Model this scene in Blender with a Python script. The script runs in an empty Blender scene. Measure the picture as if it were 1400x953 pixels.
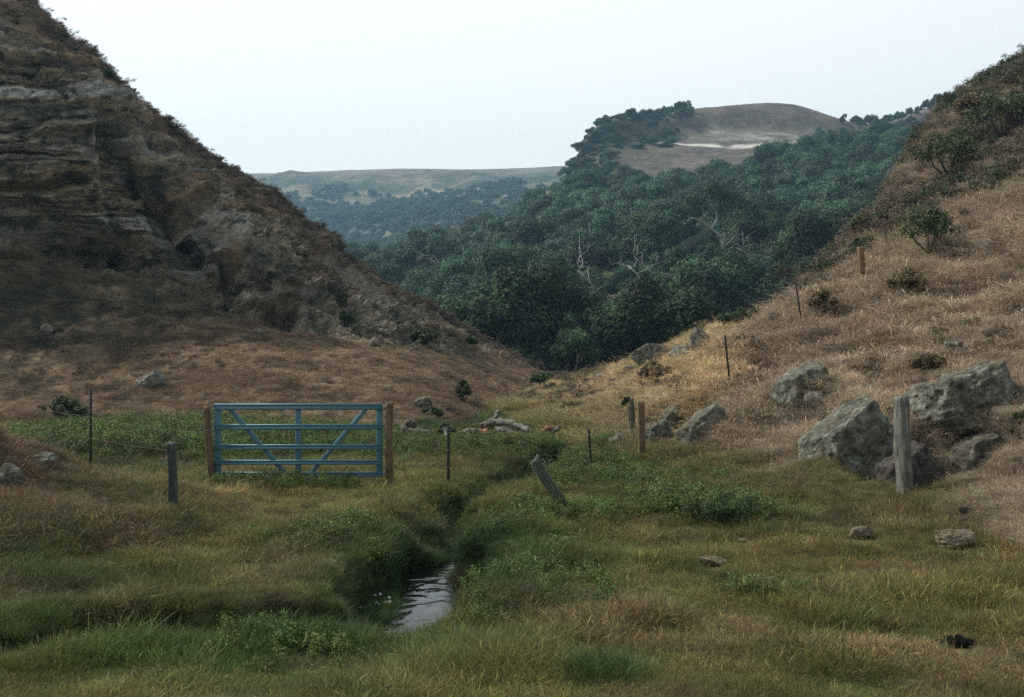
import bpy, math, random
import numpy as np
from mathutils import Vector, Matrix

R = math.radians
DENOISE = False
scn = bpy.context.scene
col = scn.collection
F, CX, CY, EYE = 1361.1, 700.0, 476.5, 2.5

# ------------------------------------------------------------------ camera
cam_d = bpy.data.cameras.new('camera'); cam_d.lens = 35; cam_d.sensor_width = 36
cam_d.clip_start = 0.1; cam_d.clip_end = 20000
cam = bpy.data.objects.new('camera', cam_d); col.objects.link(cam)
cam.location = (0, 0, EYE); cam.rotation_euler = (R(90), 0, 0)
scn.camera = cam

# ------------------------------------------------------------------ sky, sun, exposure
SUN = Vector((-0.66, 0.22, 0.76)).normalized()
w = bpy.data.worlds.new('World'); scn.world = w; w.use_nodes = True
nt = w.node_tree; bg = nt.nodes['Background']
sky = nt.nodes.new('ShaderNodeTexSky'); sky.sky_type = 'NISHITA'; sky.sun_disc = False
sky.sun_elevation = math.asin(SUN.z); sky.sun_rotation = math.atan2(SUN.x, SUN.y)
sky.air_density = 1.0; sky.dust_density = 6.0; sky.ozone_density = 1.0; sky.altitude = 0
hz_ = nt.nodes.new('ShaderNodeMix'); hz_.data_type = 'RGBA'
hz_.inputs['Factor'].default_value = 0.60      # thin bright high overcast mixed into the clear-sky model
# the overcast glows brightest on the sun's side and is dimmer overhead and on the far side
gtc = nt.nodes.new('ShaderNodeTexCoord'); gdt = nt.nodes.new('ShaderNodeVectorMath'); gdt.operation = 'DOT_PRODUCT'
gdt.inputs[1].default_value = Vector((-.30, .95, -.12)).normalized()
nt.links.new(gtc.outputs['Generated'], gdt.inputs[0])
gmr = nt.nodes.new('ShaderNodeMapRange'); gmr.interpolation_type = 'SMOOTHSTEP'
gmr.inputs['From Min'].default_value = -.55; gmr.inputs['From Max'].default_value = .93
gmr.inputs['To Min'].default_value = .32; gmr.inputs['To Max'].default_value = 1.0
nt.links.new(gdt.outputs['Value'], gmr.inputs[0])
gmx = nt.nodes.new('ShaderNodeMix'); gmx.data_type = 'RGBA'; gmx.blend_type = 'MULTIPLY'; gmx.inputs['Factor'].default_value = 1
gmx.inputs['A'].default_value = (24.6, 24.4, 23.6, 1); nt.links.new(gmr.outputs[0], gmx.inputs['B'])
nt.links.new(gmx.outputs['Result'], hz_.inputs['B'])
nt.links.new(sky.outputs[0], hz_.inputs['A'])
nt.links.new(hz_.outputs['Result'], bg.inputs['Color'])
bg.inputs['Strength'].default_value = 0.12
sd = bpy.data.lights.new('sun', 'SUN'); sd.energy = 5.0; sd.angle = R(1.0); sd.color = (1.0, 0.92, 0.79)
so = bpy.data.objects.new('sun', sd); col.objects.link(so)
so.rotation_euler = SUN.to_track_quat('Z', 'Y').to_euler(); so.location = (-40, 20, 60)
scn.view_settings.view_transform = 'Standard'; scn.view_settings.look = 'None'
scn.view_settings.exposure = -0.52; scn.view_settings.gamma = 1.0
scn.render.engine = 'CYCLES'
cy = scn.cycles
cy.use_denoising = DENOISE
try: cy.denoiser = 'OPENIMAGEDENOISE'
except Exception: pass
cy.sample_clamp_direct = 6; cy.sample_clamp_indirect = 4; cy.max_bounces = 6; cy.diffuse_bounces = 3; cy.glossy_bounces = 2; cy.transmission_bounces = 3
cy.volume_bounces = 0; cy.transparent_max_bounces = 8
cy.caustics_reflective = False; cy.caustics_refractive = False

# ------------------------------------------------------------------ numpy noise
def _h(ix, iy, iz, seed):
    n = (ix * 73856093) ^ (iy * 19349663) ^ (iz * 83492791) ^ (seed * 2654435761)
    n = n & 0xffffffff
    n = (n ^ (n >> 13)) * 1274126177 & 0xffffffff
    n = (n ^ (n >> 16)) * 2246822519 & 0xffffffff
    return ((n ^ (n >> 15)) & 0xffffff) / float(0xffffff)
def vn(p, seed=0):
    p = np.asarray(p, float); i = np.floor(p).astype(np.int64); f = p - i
    f = f * f * f * (f * (f * 6 - 15) + 10)
    x, y, z = i[..., 0], i[..., 1], i[..., 2]; fx, fy, fz = f[..., 0], f[..., 1], f[..., 2]
    def c(a, b, d): return _h(x + a, y + b, z + d, seed)
    x00 = c(0,0,0)*(1-fx)+c(1,0,0)*fx; x10 = c(0,1,0)*(1-fx)+c(1,1,0)*fx
    x01 = c(0,0,1)*(1-fx)+c(1,0,1)*fx; x11 = c(0,1,1)*(1-fx)+c(1,1,1)*fx
    return (x00*(1-fy)+x10*fy)*(1-fz)+(x01*(1-fy)+x11*fy)*fz
def fbm(p, scale=1.0, octv=5, seed=0, gain=0.5, st=(1,1,1)):
    """-1..1"""
    q = np.asarray(p, float) * np.array(st) * scale + 137.3
    s = 0; a = 1; t = 0
    for k in range(octv):
        s = s + a * (vn(q, seed + k * 17) * 2 - 1); t += a; a *= gain; q = q * 2.03 + 11.7
    return s / t * 1.5
def ridged(p, scale=1.0, octv=4, seed=0, st=(1,1,1)):
    q = np.asarray(p, float) * np.array(st) * scale + 91.7
    s = 0; a = 1; t = 0
    for k in range(octv):
        s = s + a * (1 - np.abs(vn(q, seed + k * 13) * 2 - 1)); t += a; a *= .5; q = q * 2.07 + 5.1
    return s / t
def sst(a, b, x):
    t = np.clip((x - a) / (b - a), 0, 1); return t * t * (3 - 2 * t)
def mixc(a, b, t):
    return a + (b - a) * t[..., None]
rgb = lambda *c: np.array(c, float)

# ------------------------------------------------------------------ generic helpers
def P(px, py, Y):                       # world point seen at that place of the view, Y metres away
    return np.array([(px - CX) / F * Y, Y, EYE + (CY - py) / F * Y])
def tag(o, label=None, cat=None, group=None, kind=None):
    if label: o['label'] = label
    if cat: o['category'] = cat
    if group: o['group'] = group
    if kind: o['kind'] = kind
    return o
def empty(name, loc, rz=0):
    o = bpy.data.objects.new(name, None); col.objects.link(o); o.location = loc
    o.rotation_euler = (0, 0, rz); o.empty_display_size = .2; return o
def npmesh(name, V, Fc, colors=None, smooth=True, mat=None):
    """V (n,3); Fc (m,4) or (m,3) numpy or list of such"""
    me = bpy.data.meshes.new(name)
    V = np.asarray(V, np.float32)
    if not isinstance(Fc, list): Fc = [Fc]
    Fc = [np.asarray(f, np.int32) for f in Fc if len(f)]
    loops = np.concatenate([f.ravel() for f in Fc])
    sizes = np.concatenate([np.full(len(f), f.shape[1], np.int32) for f in Fc])
    starts = np.concatenate([[0], np.cumsum(sizes)[:-1]]).astype(np.int32)
    me.vertices.add(len(V)); me.vertices.foreach_set('co', V.ravel())
    me.loops.add(len(loops)); me.loops.foreach_set('vertex_index', loops)
    me.polygons.add(len(sizes)); me.polygons.foreach_set('loop_start', starts)
    me.polygons.foreach_set('loop_total', sizes)
    if smooth: me.polygons.foreach_set('use_smooth', np.ones(len(sizes), bool))
    if colors is not None:
        a = me.color_attributes.new('Col', 'FLOAT_COLOR', 'POINT')
        c = np.ones((len(V), 4), np.float32); c[:, :3] = colors
        a.data.foreach_set('color', c.ravel())
    if mat: me.materials.append(mat)
    me.update(calc_edges=True); me.validate(); return me
def mobj(name, me, parent=None, loc=None):
    o = bpy.data.objects.new(name, me); col.objects.link(o)
    if parent: o.parent = parent
    if loc is not None: o.location = loc
    return o
def gridfaces(nu, nv):
    i = np.arange(nu * nv).reshape(nu, nv)
    return np.stack([i[:-1,:-1], i[1:,:-1], i[1:,1:], i[:-1,1:]], -1).reshape(-1, 4)
def gridnormals(G):
    du = np.gradient(G, axis=0); dv = np.gradient(G, axis=1)
    n = np.cross(du, dv); n /= np.linalg.norm(n, axis=-1, keepdims=True) + 1e-9
    return n
def crom(A, n, axis, t=None):
    """Catmull-Rom resample of control array A along axis to n samples"""
    A = np.moveaxis(A, axis, 0); m = len(A)
    if t is None: t = np.linspace(0, m - 1, n)
    i = np.minimum(t.astype(int), m - 2); f = (t - i)
    sh = (-1,) + (1,) * (A.ndim - 1); f = f.reshape(sh)
    p0 = A[np.maximum(i - 1, 0)]; p1 = A[i]; p2 = A[i + 1]; p3 = A[np.minimum(i + 2, m - 1)]
    r = .5 * (2*p1 + (p2-p0)*f + (2*p0-5*p1+4*p2-p3)*f*f + (3*p1-p0-3*p2+p3)*f**3)
    return np.moveaxis(r, 0, axis)
def loft(curves, nu, nv, tv=None):
    A = np.array([[P(*q) for q in c] for c in curves])      # K, M, 3
    A = crom(A, nv, 0, tv); A = crom(A, nu, 1)
    return np.swapaxes(A, 0, 1)                              # nu, nv, 3

class MB:
    """collects pieces into one mesh"""
    def __init__(s): s.v = []; s.q = []; s.t = []; s.n = 0
    def add(s, V, Q=None, T=None):
        V = np.asarray(V, float); s.v.append(V)
        if Q is not None and len(Q): s.q.append(np.asarray(Q) + s.n)
        if T is not None and len(T): s.t.append(np.asarray(T) + s.n)
        s.n += len(V)
    def tube(s, path, rad, k=8, cap=True, squash=None):
        path = np.asarray(path, float); n = len(path)
        rad = np.full(n, rad) if np.isscalar(rad) else np.asarray(rad, float)
        T = np.gradient(path, axis=0); T /= np.linalg.norm(T, axis=1, keepdims=True) + 1e-9
        ref = np.array([0, 0, 1.]) if abs(T[0, 2]) < .9 else np.array([1., 0, 0])
        V = []
        a = np.arange(k) / k * 2 * math.pi
        for i in range(n):
            u = np.cross(T[i], ref); u /= np.linalg.norm(u) + 1e-9; v = np.cross(u, T[i]); ref = v
            V.append(path[i] + rad[i] * (np.cos(a)[:, None] * u + np.sin(a)[:, None] * v * (squash or 1)))
        V = np.concatenate(V); i = np.arange(n * k).reshape(n, k); j = np.roll(i, -1, 1)
        Q = np.stack([i[:-1], j[:-1], j[1:], i[1:]], -1).reshape(-1, 4); T3 = []
        if cap:
            V = np.concatenate([V, path[:1], path[-1:]]); b = n * k
            for q in range(k):
                T3.append((b, (q + 1) % k, q)); T3.append((b + 1, (n - 1) * k + q, (n - 1) * k + (q + 1) % k))
        s.add(V, Q, T3)
    def box(s, c, size, rot=None, bev=0.0):
        """box with chamfered edges along its longest axis, built as rings"""
        c = np.array(c, float); h = np.array(size, float) / 2; ax = int(np.argmax(h))
        o = [i for i in range(3) if i != ax]; b = bev
        ring = np.array([(-h[o[0]]+b,-h[o[1]]),(h[o[0]]-b,-h[o[1]]),(h[o[0]],-h[o[1]]+b),(h[o[0]],h[o[1]]-b),
                         (h[o[0]]-b,h[o[1]]),(-h[o[0]]+b,h[o[1]]),(-h[o[0]],h[o[1]]-b),(-h[o[0]],-h[o[1]]+b)])
        V = []
        for t, sc in ((-h[ax], .9), (-h[ax] + b * .8, 1), (h[ax] - b * .8, 1), (h[ax], .9)):
            r = np.zeros((8, 3)); r[:, o[0]] = ring[:, 0] * sc; r[:, o[1]] = ring[:, 1] * sc; r[:, ax] = t; V.append(r)
        V = np.concatenate(V); i = np.arange(32).reshape(4, 8); j = np.roll(i, -1, 1)
        Q = list(np.stack([i[:-1], j[:-1], j[1:], i[1:]], -1).reshape(-1, 4))
        if ax == 1: pass
        T3 = [(0, q, q + 1) for q in range(1, 7)] + [(24, 24 + q + 1, 24 + q) for q in range(1, 7)]
        if rot is not None: V = V @ np.array(rot).T
        s.add(V + c, Q, T3)
    def mesh(s, name, mat=None, smooth=False, colors=None):
        V = np.concatenate(s.v)
        fs = []
        if s.q: fs.append(np.concatenate([np.asarray(q) for q in s.q]))
        if s.t: fs.append(np.concatenate([np.asarray(t) for t in s.t]))
        return npmesh(name, V, fs, colors, smooth, mat)
    def build(s, name, mat, parent=None, smooth=False, loc=None):
        me = s.mesh(name, mat, smooth)
        import bmesh
        bm = bmesh.new(); bm.from_mesh(me); bmesh.ops.recalc_face_normals(bm, faces=bm.faces); bm.to_mesh(me); bm.free()
        return mobj(name, me, parent, loc)

# ------------------------------------------------------------------ materials
def newmat(name):
    m = bpy.data.materials.new(name); m.use_nodes = True
    t = m.node_tree; b = t.nodes['Principled BSDF']; return m, t, b
def N(t, typ, **kw):
    n = t.nodes.new(typ)
    for k, v in kw.items(): setattr(n, k, v)
    return n
def noise(t, scale, detail=6, rough=.6, vec=None, dist=0):
    n = N(t, 'ShaderNodeTexNoise'); n.inputs['Scale'].default_value = scale
    n.inputs['Detail'].default_value = detail; n.inputs['Roughness'].default_value = rough
    n.inputs['Distortion'].default_value = dist
    if vec: t.links.new(vec, n.inputs['Vector'])
    return n.outputs[0]
def ramp(t, fac, stops):
    r = N(t, 'ShaderNodeValToRGB'); e = r.color_ramp.elements
    while len(e) < len(stops): e.new(.5)
    for i, (p, c) in enumerate(stops):
        e[i].position = p; e[i].color = (c, c, c, 1) if np.isscalar(c) else (*c, 1)
    t.links.new(fac, r.inputs[0]); return r.outputs[0]
def mul(t, a, b, f=1.0, mode='MULTIPLY'):
    m = N(t, 'ShaderNodeMix', data_type='RGBA', blend_type=mode)
    m.inputs['Factor'].default_value = f
    for s, k in ((a, 'A'), (b, 'B')):
        if isinstance(s, tuple): m.inputs[k].default_value = (*s, 1)
        else: t.links.new(s, m.inputs[k])
    return m.outputs['Result']
def bumpn(t, h, strength, dist, base=None):
    b = N(t, 'ShaderNodeBump'); b.inputs['Strength'].default_value = strength; b.inputs['Distance'].default_value = dist
    t.links.new(h, b.inputs['Height'])
    if base: t.links.new(base, b.inputs['Normal'])
    return b.outputs[0]
def terrain_mat(name, s1, s2, lo=.55, hi=1.45, bd=.05, rough=.95, st=(1,1,1)):
    m, t, b = newmat(name)
    tc = N(t, 'ShaderNodeTexCoord'); mp = N(t, 'ShaderNodeMapping'); mp.inputs['Scale'].default_value = st
    t.links.new(tc.outputs['Object'], mp.inputs[0]); v = mp.outputs[0]
    at = N(t, 'ShaderNodeAttribute', attribute_name='Col')
    n1 = noise(t, s1, 8, .7, v, .3); n2 = noise(t, s2, 6, .65, v)
    c = mul(t, at.outputs['Color'], ramp(t, n1, [(.3, lo), (.7, hi)]))
    c = mul(t, c, ramp(t, n2, [(.3, .7), (.7, 1.3)]))
    t.links.new(c, b.inputs['Base Color']); b.inputs['Roughness'].default_value = rough
    b.inputs['Specular IOR Level'].default_value = .15
    t.links.new(bumpn(t, n1, .9, bd, bumpn(t, n2, .7, bd * 2)), b.inputs['Normal'])
    return m
def leaf_mat(name, base, src='RANDOM', trans=.25, var=.35, rough=.6):
    """src RANDOM: per-object variation; INSTANCER: colour comes from the scattered point"""
    m, t, b = newmat(name)
    pc = N(t, 'ShaderNodeAttribute', attribute_name='Col')
    if src == 'INSTANCER':
        at = N(t, 'ShaderNodeAttribute', attribute_name='tint', attribute_type='INSTANCER'); base_s = at.outputs['Color']
    else:
        oi = N(t, 'ShaderNodeObjectInfo')
        hv = N(t, 'ShaderNodeHueSaturation'); hv.inputs['Color'].default_value = (*base, 1)
        mr = N(t, 'ShaderNodeMapRange'); t.links.new(oi.outputs['Random'], mr.inputs[0])
        mr.inputs['To Min'].default_value = 1 - var; mr.inputs['To Max'].default_value = 1 + var
        t.links.new(mr.outputs[0], hv.inputs['Value'])
        ml = N(t, 'ShaderNodeMath', operation='MULTIPLY'); ml.inputs[1].default_value = 7.31
        fr = N(t, 'ShaderNodeMath', operation='FRACT'); t.links.new(oi.outputs['Random'], ml.inputs[0]); t.links.new(ml.outputs[0], fr.inputs[0])
        m2 = N(t, 'ShaderNodeMapRange'); t.links.new(fr.outputs[0], m2.inputs[0])
        m2.inputs['To Min'].default_value = .43; m2.inputs['To Max'].default_value = .52
        t.links.new(m2.outputs[0], hv.inputs['Hue']); base_s = hv.outputs[0]
    c = mul(t, base_s, pc.outputs['Color'])
    tr = N(t, 'ShaderNodeBsdfTranslucent'); mx = N(t, 'ShaderNodeMixShader'); mx.inputs[0].default_value = trans
    t.links.new(c, b.inputs['Base Color']); t.links.new(c, tr.inputs[0])
    b.inputs['Roughness'].default_value = rough; b.inputs['Specular IOR Level'].default_value = .3
    t.links.new(b.outputs[0], mx.inputs[1]); t.links.new(tr.outputs[0], mx.inputs[2])
    t.links.new(mx.outputs[0], t.nodes['Material Output'].inputs['Surface'])
    return m
def wood_mat(name, c1, c2, scale=6, st=(8, 8, .8), rough=.85):
    m, t, b = newmat(name)
    tc = N(t, 'ShaderNodeTexCoord'); mp = N(t, 'ShaderNodeMapping'); mp.inputs['Scale'].default_value = st
    t.links.new(tc.outputs['Object'], mp.inputs[0])
    n = noise(t, scale, 8, .7, mp.outputs[0], .4); n2 = noise(t, 5, 5, .6, tc.outputs['Object'])
    c = ramp(t, n, [(.32, tuple(np.array(c1) * .35)), (.45, c1), (.68, c2)])
    c = mul(t, c, ramp(t, n2, [(.35, .6), (.65, 1.25)]))
    t.links.new(c, b.inputs['Base Color']); b.inputs['Roughness'].default_value = rough
    t.links.new(bumpn(t, n, .9, .02), b.inputs['Normal']); return m
def rock_mat(name, c1, c2, lichen, sc=3.0, lf=.5):
    m, t, b = newmat(name)
    tc = N(t, 'ShaderNodeTexCoord'); v = tc.outputs['Object']
    n1 = noise(t, sc, 10, .72, v, .6); n2 = noise(t, sc * 3.7, 8, .7, v); n3 = noise(t, sc * 1.7, 8, .75, v, 1.2)
    c = mul(t, ramp(t, n1, [(.3, tuple(np.array(c1) * .45)), (.5, c1), (.7, c2)]), ramp(t, n2, [(.3, .55), (.7, 1.35)]))
    mx = N(t, 'ShaderNodeMix', data_type='RGBA'); t.links.new(ramp(t, n3, [(lf, 0.0), (lf + .12, .8)]), mx.inputs['Factor'])
    t.links.new(c, mx.inputs['A']); mx.inputs['B'].default_value = (*lichen, 1)
    t.links.new(mul(t, mx.outputs['Result'], ramp(t, n2, [(.3, .6), (.7, 1.3)])), b.inputs['Base Color'])
    b.inputs['Roughness'].default_value = .92; b.inputs['Specular IOR Level'].default_value = .2
    t.links.new(bumpn(t, n2, 1, .05, bumpn(t, n1, 1, .1)), b.inputs['Normal']); return m

M_meadow = terrain_mat('meadow_soil', 6, 1.2, .5, 1.4, .05)
M_left = terrain_mat('cliff_and_dry_slope', 2.6, .7, .5, 1.5, .22, st=(1, 1, 1.9))
M_right = terrain_mat('dry_grass_slope', 3.5, .9, .55, 1.45, .12)
M_hill = terrain_mat('wooded_hill_ground', .55, .12, .6, 1.4, .5)
M_far = terrain_mat('far_mesa_ground', .09, .02, .55, 1.45, 3.0)
M_grass = leaf_mat('grass_blades', (0, 0, 0), 'INSTANCER', .3)
M_tree = leaf_mat('tree_leaves', (.042, .086, .048), 'RANDOM', .15, .6, .8)
M_treeI = leaf_mat('tree_leaves_scattered', (0, 0, 0), 'INSTANCER', .18)
M_shrub = leaf_mat('shrub_leaves', (.040, .078, .030), 'RANDOM', .2, .25)
M_shrub_mid = leaf_mat('grassy_shrub_leaves', (.050, .090, .028), 'RANDOM', .2, .2)
M_shrub_light = leaf_mat('light_shrub_leaves', (.065, .105, .035), 'RANDOM', .2, .2)
M_shrub_dry = leaf_mat('dry_shrub_leaves', (.15, .115, .065), 'RANDOM', .2, .25)
M_shrub_brown = leaf_mat('brown_shrub_leaves', (.075, .058, .036), 'RANDOM', .2, .25)
M_bark = wood_mat('pale_bark', (.16, .16, .14), (.34, .34, .31), 3, (1, 1, .4))
M_twig = wood_mat('dark_twigs', (.05, .045, .035), (.10, .085, .065), 3, (1, 1, .4))
M_dead = wood_mat('bleached_dead_wood', (.30, .31, .28), (.50, .51, .47), 3, (1, 1, .5))
M_drift = wood_mat('driftwood', (.13, .125, .11), (.26, .245, .215), 4, (1.2, 4, 4))
M_drift_red = wood_mat('rotten_red_wood', (.19, .085, .05), (.33, .19, .12), 4, (1.5, 3, 3))
M_post_new = wood_mat('brown_post_wood', (.17, .115, .065), (.26, .18, .11), 4, (9, 9, .8))
M_post_old = wood_mat('weathered_post_wood', (.13, .14, .12), (.32, .33, .29), 4, (9, 9, .7))
M_post_mid = wood_mat('mossy_grey_post_wood', (.08, .09, .075), (.20, .215, .18), 4, (9, 9, .9))
M_post_dark = wood_mat('dark_lichened_post_wood', (.04, .06, .055), (.13, .17, .155), 4, (7, 7, 1.4))
M_rock = rock_mat('lichened_grey_rock', (.15, .15, .118), (.30, .295, .24), (.36, .41, .36), 2.2, .52)
M_earth = rock_mat('bare_grey_earth', (.105, .098, .088), (.20, .188, .168), (.25, .245, .225), 4.0, .55)
M_rock_far = rock_mat('grey_rock', (.20, .20, .175), (.40, .40, .36), (.44, .46, .42), 2.0, .53)
M_rock_pale = rock_mat('pale_tan_rock', (.27, .23, .17), (.45, .39, .3), (.5, .47, .4), 5.0, .55)
M_rock_black = rock_mat('black_lump', (.012, .014, .016), (.03, .034, .038), (.04, .045, .05), 9.0, .6)

def metal_paint(name, c, rust, rough=.45):
    m, t, b = newmat(name)
    tc = N(t, 'ShaderNodeTexCoord'); n = noise(t, 14, 8, .75, tc.outputs['Object'], .5); n2 = noise(t, 60, 4, .6, tc.outputs['Object'])
    mx = N(t, 'ShaderNodeMix', data_type='RGBA'); t.links.new(ramp(t, n, [(.50, 0.0), (.64, .6)]), mx.inputs['Factor'])
    mx.inputs['A'].default_value = (*c, 1); mx.inputs['B'].default_value = (*rust, 1)
    t.links.new(mul(t, mx.outputs['Result'], ramp(t, n2, [(.3, .82), (.7, 1.15)])), b.inputs['Base Color'])
    b.inputs['Roughness'].default_value = rough; b.inputs['Metallic'].default_value = .12
    t.links.new(bumpn(t, n2, .3, .003), b.inputs['Normal']); return m
M_blue = metal_paint('blue_gate_paint', (.085, .215, .285), (.17, .25, .29), .5)
M_steel = metal_paint('galvanised_steel', (.25, .27, .28), (.2, .13, .09), .5)
M_wire = metal_paint('rusty_wire', (.09, .085, .075), (.10, .05, .03), .6)
M_tpost = metal_paint('dark_t_post_metal', (.018, .028, .025), (.07, .04, .03), .6)

# ------------------------------------------------------------------ valley floor with the creek ditch
CREEK = np.array([(-8.5,5.4),(-6.4,6.0),(-5.1,6.7),(-4.4,7.5),(-3.5,8.35),(-2.6,8.7),(-1.8,9.05),(-1.22,9.7),(-.98,10.7),(-.88,11.8),(-1.08,12.9),
                  (-.72,14.3),(-.95,15.9),(-.20,18.3),(.65,22.0),(1.6,25.5),(1.2,28.5),(-.8,31),(-2.2,35),(-1,42),(1,52),(3.5,66),(7,90)], float)
_c = crom(CREEK, 260, 0)
_cw = np.interp(_c[:, 1], [0, 7, 8.4, 9.2, 10, 12, 15, 18, 25, 30, 45], [.50, .46, .24, .34, .54, .56, .26, .24, .30, .6, .8])      # half width of the bed
_cd = np.interp(_c[:, 1], [0, 6, 8.2, 9.2, 12, 18, 22, 26, 30, 45, 90], [1.0, 1.0, .75, .56, .48, .50, .48, .38, .25, .3, .3])      # depth
def creek_dist(x, y):
    sh = x.shape; x = x.ravel(); y = y.ravel()
    d = np.full(len(x), 1e9); w_ = np.zeros(len(x)); dp = np.zeros(len(x)); side = np.zeros(len(x))
    m = (np.abs(x) < 14) & (y > 3) & (y < 95)
    xs, ys = x[m], y[m]; dd = d[m]; ww = w_[m]; pp = dp[m]; ss = side[m]
    for i in range(len(_c) - 1):
        a, b = _c[i], _c[i + 1]; ab = b - a; L = ab @ ab
        t = np.clip(((xs - a[0]) * ab[0] + (ys - a[1]) * ab[1]) / L, 0, 1)
        ex = xs - a[0] - t * ab[0]; ey = ys - a[1] - t * ab[1]; e = np.hypot(ex, ey)
        k = e < dd; dd[k] = e[k]; ww[k] = _cw[i]; pp[k] = _cd[i]; ss[k] = np.sign(ab[0] * ey[k] - ab[1] * ex[k])
    d[m] = dd; w_[m] = ww; dp[m] = pp; side[m] = ss
    return d.reshape(sh), w_.reshape(sh), dp.reshape(sh), side.reshape(sh)
def meadow_z(x, y, detail=True):
    p = np.stack([x, y, np.zeros_like(x)], -1)
    z = .80 * np.exp(-(np.maximum(y, 0) / 5.5) ** 2) * 1.0
    z = z + .07 * fbm(p, .35, 3, 5) + .035 * fbm(p, 1.3, 3, 6)
    # brown knoll on the left
    z = z + .36 * np.clip(-x - 3.9 + .4 * fbm(p, .4, 3, 9), 0, 9) * np.exp(-((y - 14.0) / np.where(y > 14, 2.3, 3.2)) ** 2)
    z = z + .03 * np.clip(x - 3, 0, 20) * sst(6, 10, y)
    d, w_, dp, _ = creek_dist(x, y)
    wob = .24 * fbm(p, 1.3, 3, 31) + .11 * fbm(p, 4.5, 2, 32)
    cut = 1 - sst(0, .42, d + wob - w_)
    z = z + .10 * np.exp(-((d - w_ - .55) / .35) ** 2) * (w_ > 0)
    # recess of the left bank, where the stream has undercut it
    rec = np.exp(-((x + 1.75) / .8) ** 2 - ((y - 14.1) / .42) ** 2) * 1.0
    z = z * (1 - cut) - (dp + .10) * cut - .42 * sst(.25, .6, rec) * (1 - cut)
    z = z - .42 * np.exp(-((x + .95) / .7) ** 2 - ((y - 8.75) / .7) ** 2) * (1 - cut)
    z = np.where(y > 90, z - .01 * (y - 90), z)
    return z
COLG = dict(fresh=rgb(.085, .155, .045), green=rgb(.060, .098, .030), lush=rgb(.045, .104, .036), olive=rgb(.150, .148, .050), straw=rgb(.26, .225, .09),
            brown=rgb(.165, .125, .088), dark=rgb(.020, .040, .020), wet=rgb(.020, .022, .016), pale=rgb(.10, .13, .075))
def G0(px, py, z=0.0):
    Y = F * (EYE - z) / (py - CY); return (px - CX) / F * Y, Y
REG = []   # x, y, rx, ry, colour, weight
for (x_, y_, rx, ry, c, w_) in [(-6.8, 14.0, 2.3, 3.0, 'brown', 1.3), (-10.5, 14.5, 3.5, 4.0, 'brown', 1.4), (-5.0, 12.4, 1.2, 1.0, 'brown', .6), (-7.5, 10.5, 1.5, 1.2, 'green', .6)]:
    REG.append((x_, y_, rx, ry, COLG[c], w_))
for (px, py, rx, ry, c, w_) in [ (215, 690, 1.0, 2.0, 'olive', .5),
    (300, 770, 1.5, 1.5, 'olive', .9), (200, 720, 1.5, 1.0, 'green', .5), (360, 690, 1.6, 1.4, 'straw', .55), (560, 690, 1.7, 1.5, 'straw', .75),
    (470, 770, .9, 1.4, 'pale', .5), (600, 655, 1.6, 2.5, 'olive', .7), (690, 612, 5.5, 1.8, 'lush', 1.0), (300, 590, 5.5, 5, 'lush', 1.0),
    (850, 655, 1.6, 2.0, 'olive', .6), (930, 690, 1.6, 1.7, 'green', .8), (750, 640, 1.4, 2.0, 'dark', .5),
    (1050, 700, 1.2, 1.2, 'green', .4), (800, 760, 1.3, 1.6, 'green', .5), (1100, 820, 2.2, 1.6, 'olive', .6), (1350, 870, 1.2, .8, 'olive', .8),
    (1250, 720, 2.0, 1.2, 'brown', .45), (1390, 700, 1.4, 1.5, 'brown', 1.0), (700, 880, 1.2, .9, 'straw', .4), (560, 930, .6, .5, 'straw', .5),
    (420, 900, .9, .6, 'green', .8), (330, 930, 1.0, .5, 'green', .7), (40, 800, 1.2, 1.4, 'green', .6), (950, 900, 2.0, .8, 'olive', .4),
    (650, 570, 5, 5, 'green', .6), (420, 900, 1.3, .9, 'fresh', .9), (500, 770, .8, 1.2, 'fresh', .6), (300, 920, 1.0, .6, 'fresh', .7), (620, 900, .7, .5, 'fresh', .4)]:
    x_, y_ = G0(px, py); REG.append((x_, y_, rx, ry, COLG[c], w_))
for k_ in COLG: COLG[k_] = COLG[k_] * 1.12
def meadow_tint(x, y):
    p = np.stack([x, y, np.zeros_like(x)], -1)
    n = fbm(p, .55, 4, 41) * .5 + .5; n2 = fbm(p, 1.9, 3, 42) * .5 + .5
    c = mixc(np.broadcast_to(COLG['green'], p.shape).copy(), COLG['olive'], np.clip(sst(.22, .65, n) * .95, 0, 1))
    right = sst(.5, 3.0, x) * sst(22, 12, y)
    c = mixc(c, COLG['olive'] * rgb(.95, .82, .85), right * .6)
    for (x_, y_, rx, ry, cc, w_) in REG:
        g = np.exp(-((x - x_) / rx) ** 2 - ((y - y_) / ry) ** 2) * w_ * (.65 + .7 * n2)
        c = mixc(c, cc, np.clip(g, 0, 1))
    c = mixc(c, COLG['brown'], sst(.62, .85, fbm(p, .9, 3, 77) * .5 + .5) * .45)
    c = mixc(c, COLG['lush'], sst(.66, .85, n2) * .35)
    d, w_, dp, _ = creek_dist(x, y)
    c = mixc(c, COLG['lush'] * .8, np.exp(-np.clip(d - w_, 0, 9) / .45) * .75 * (w_ > 0))
    return c

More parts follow.
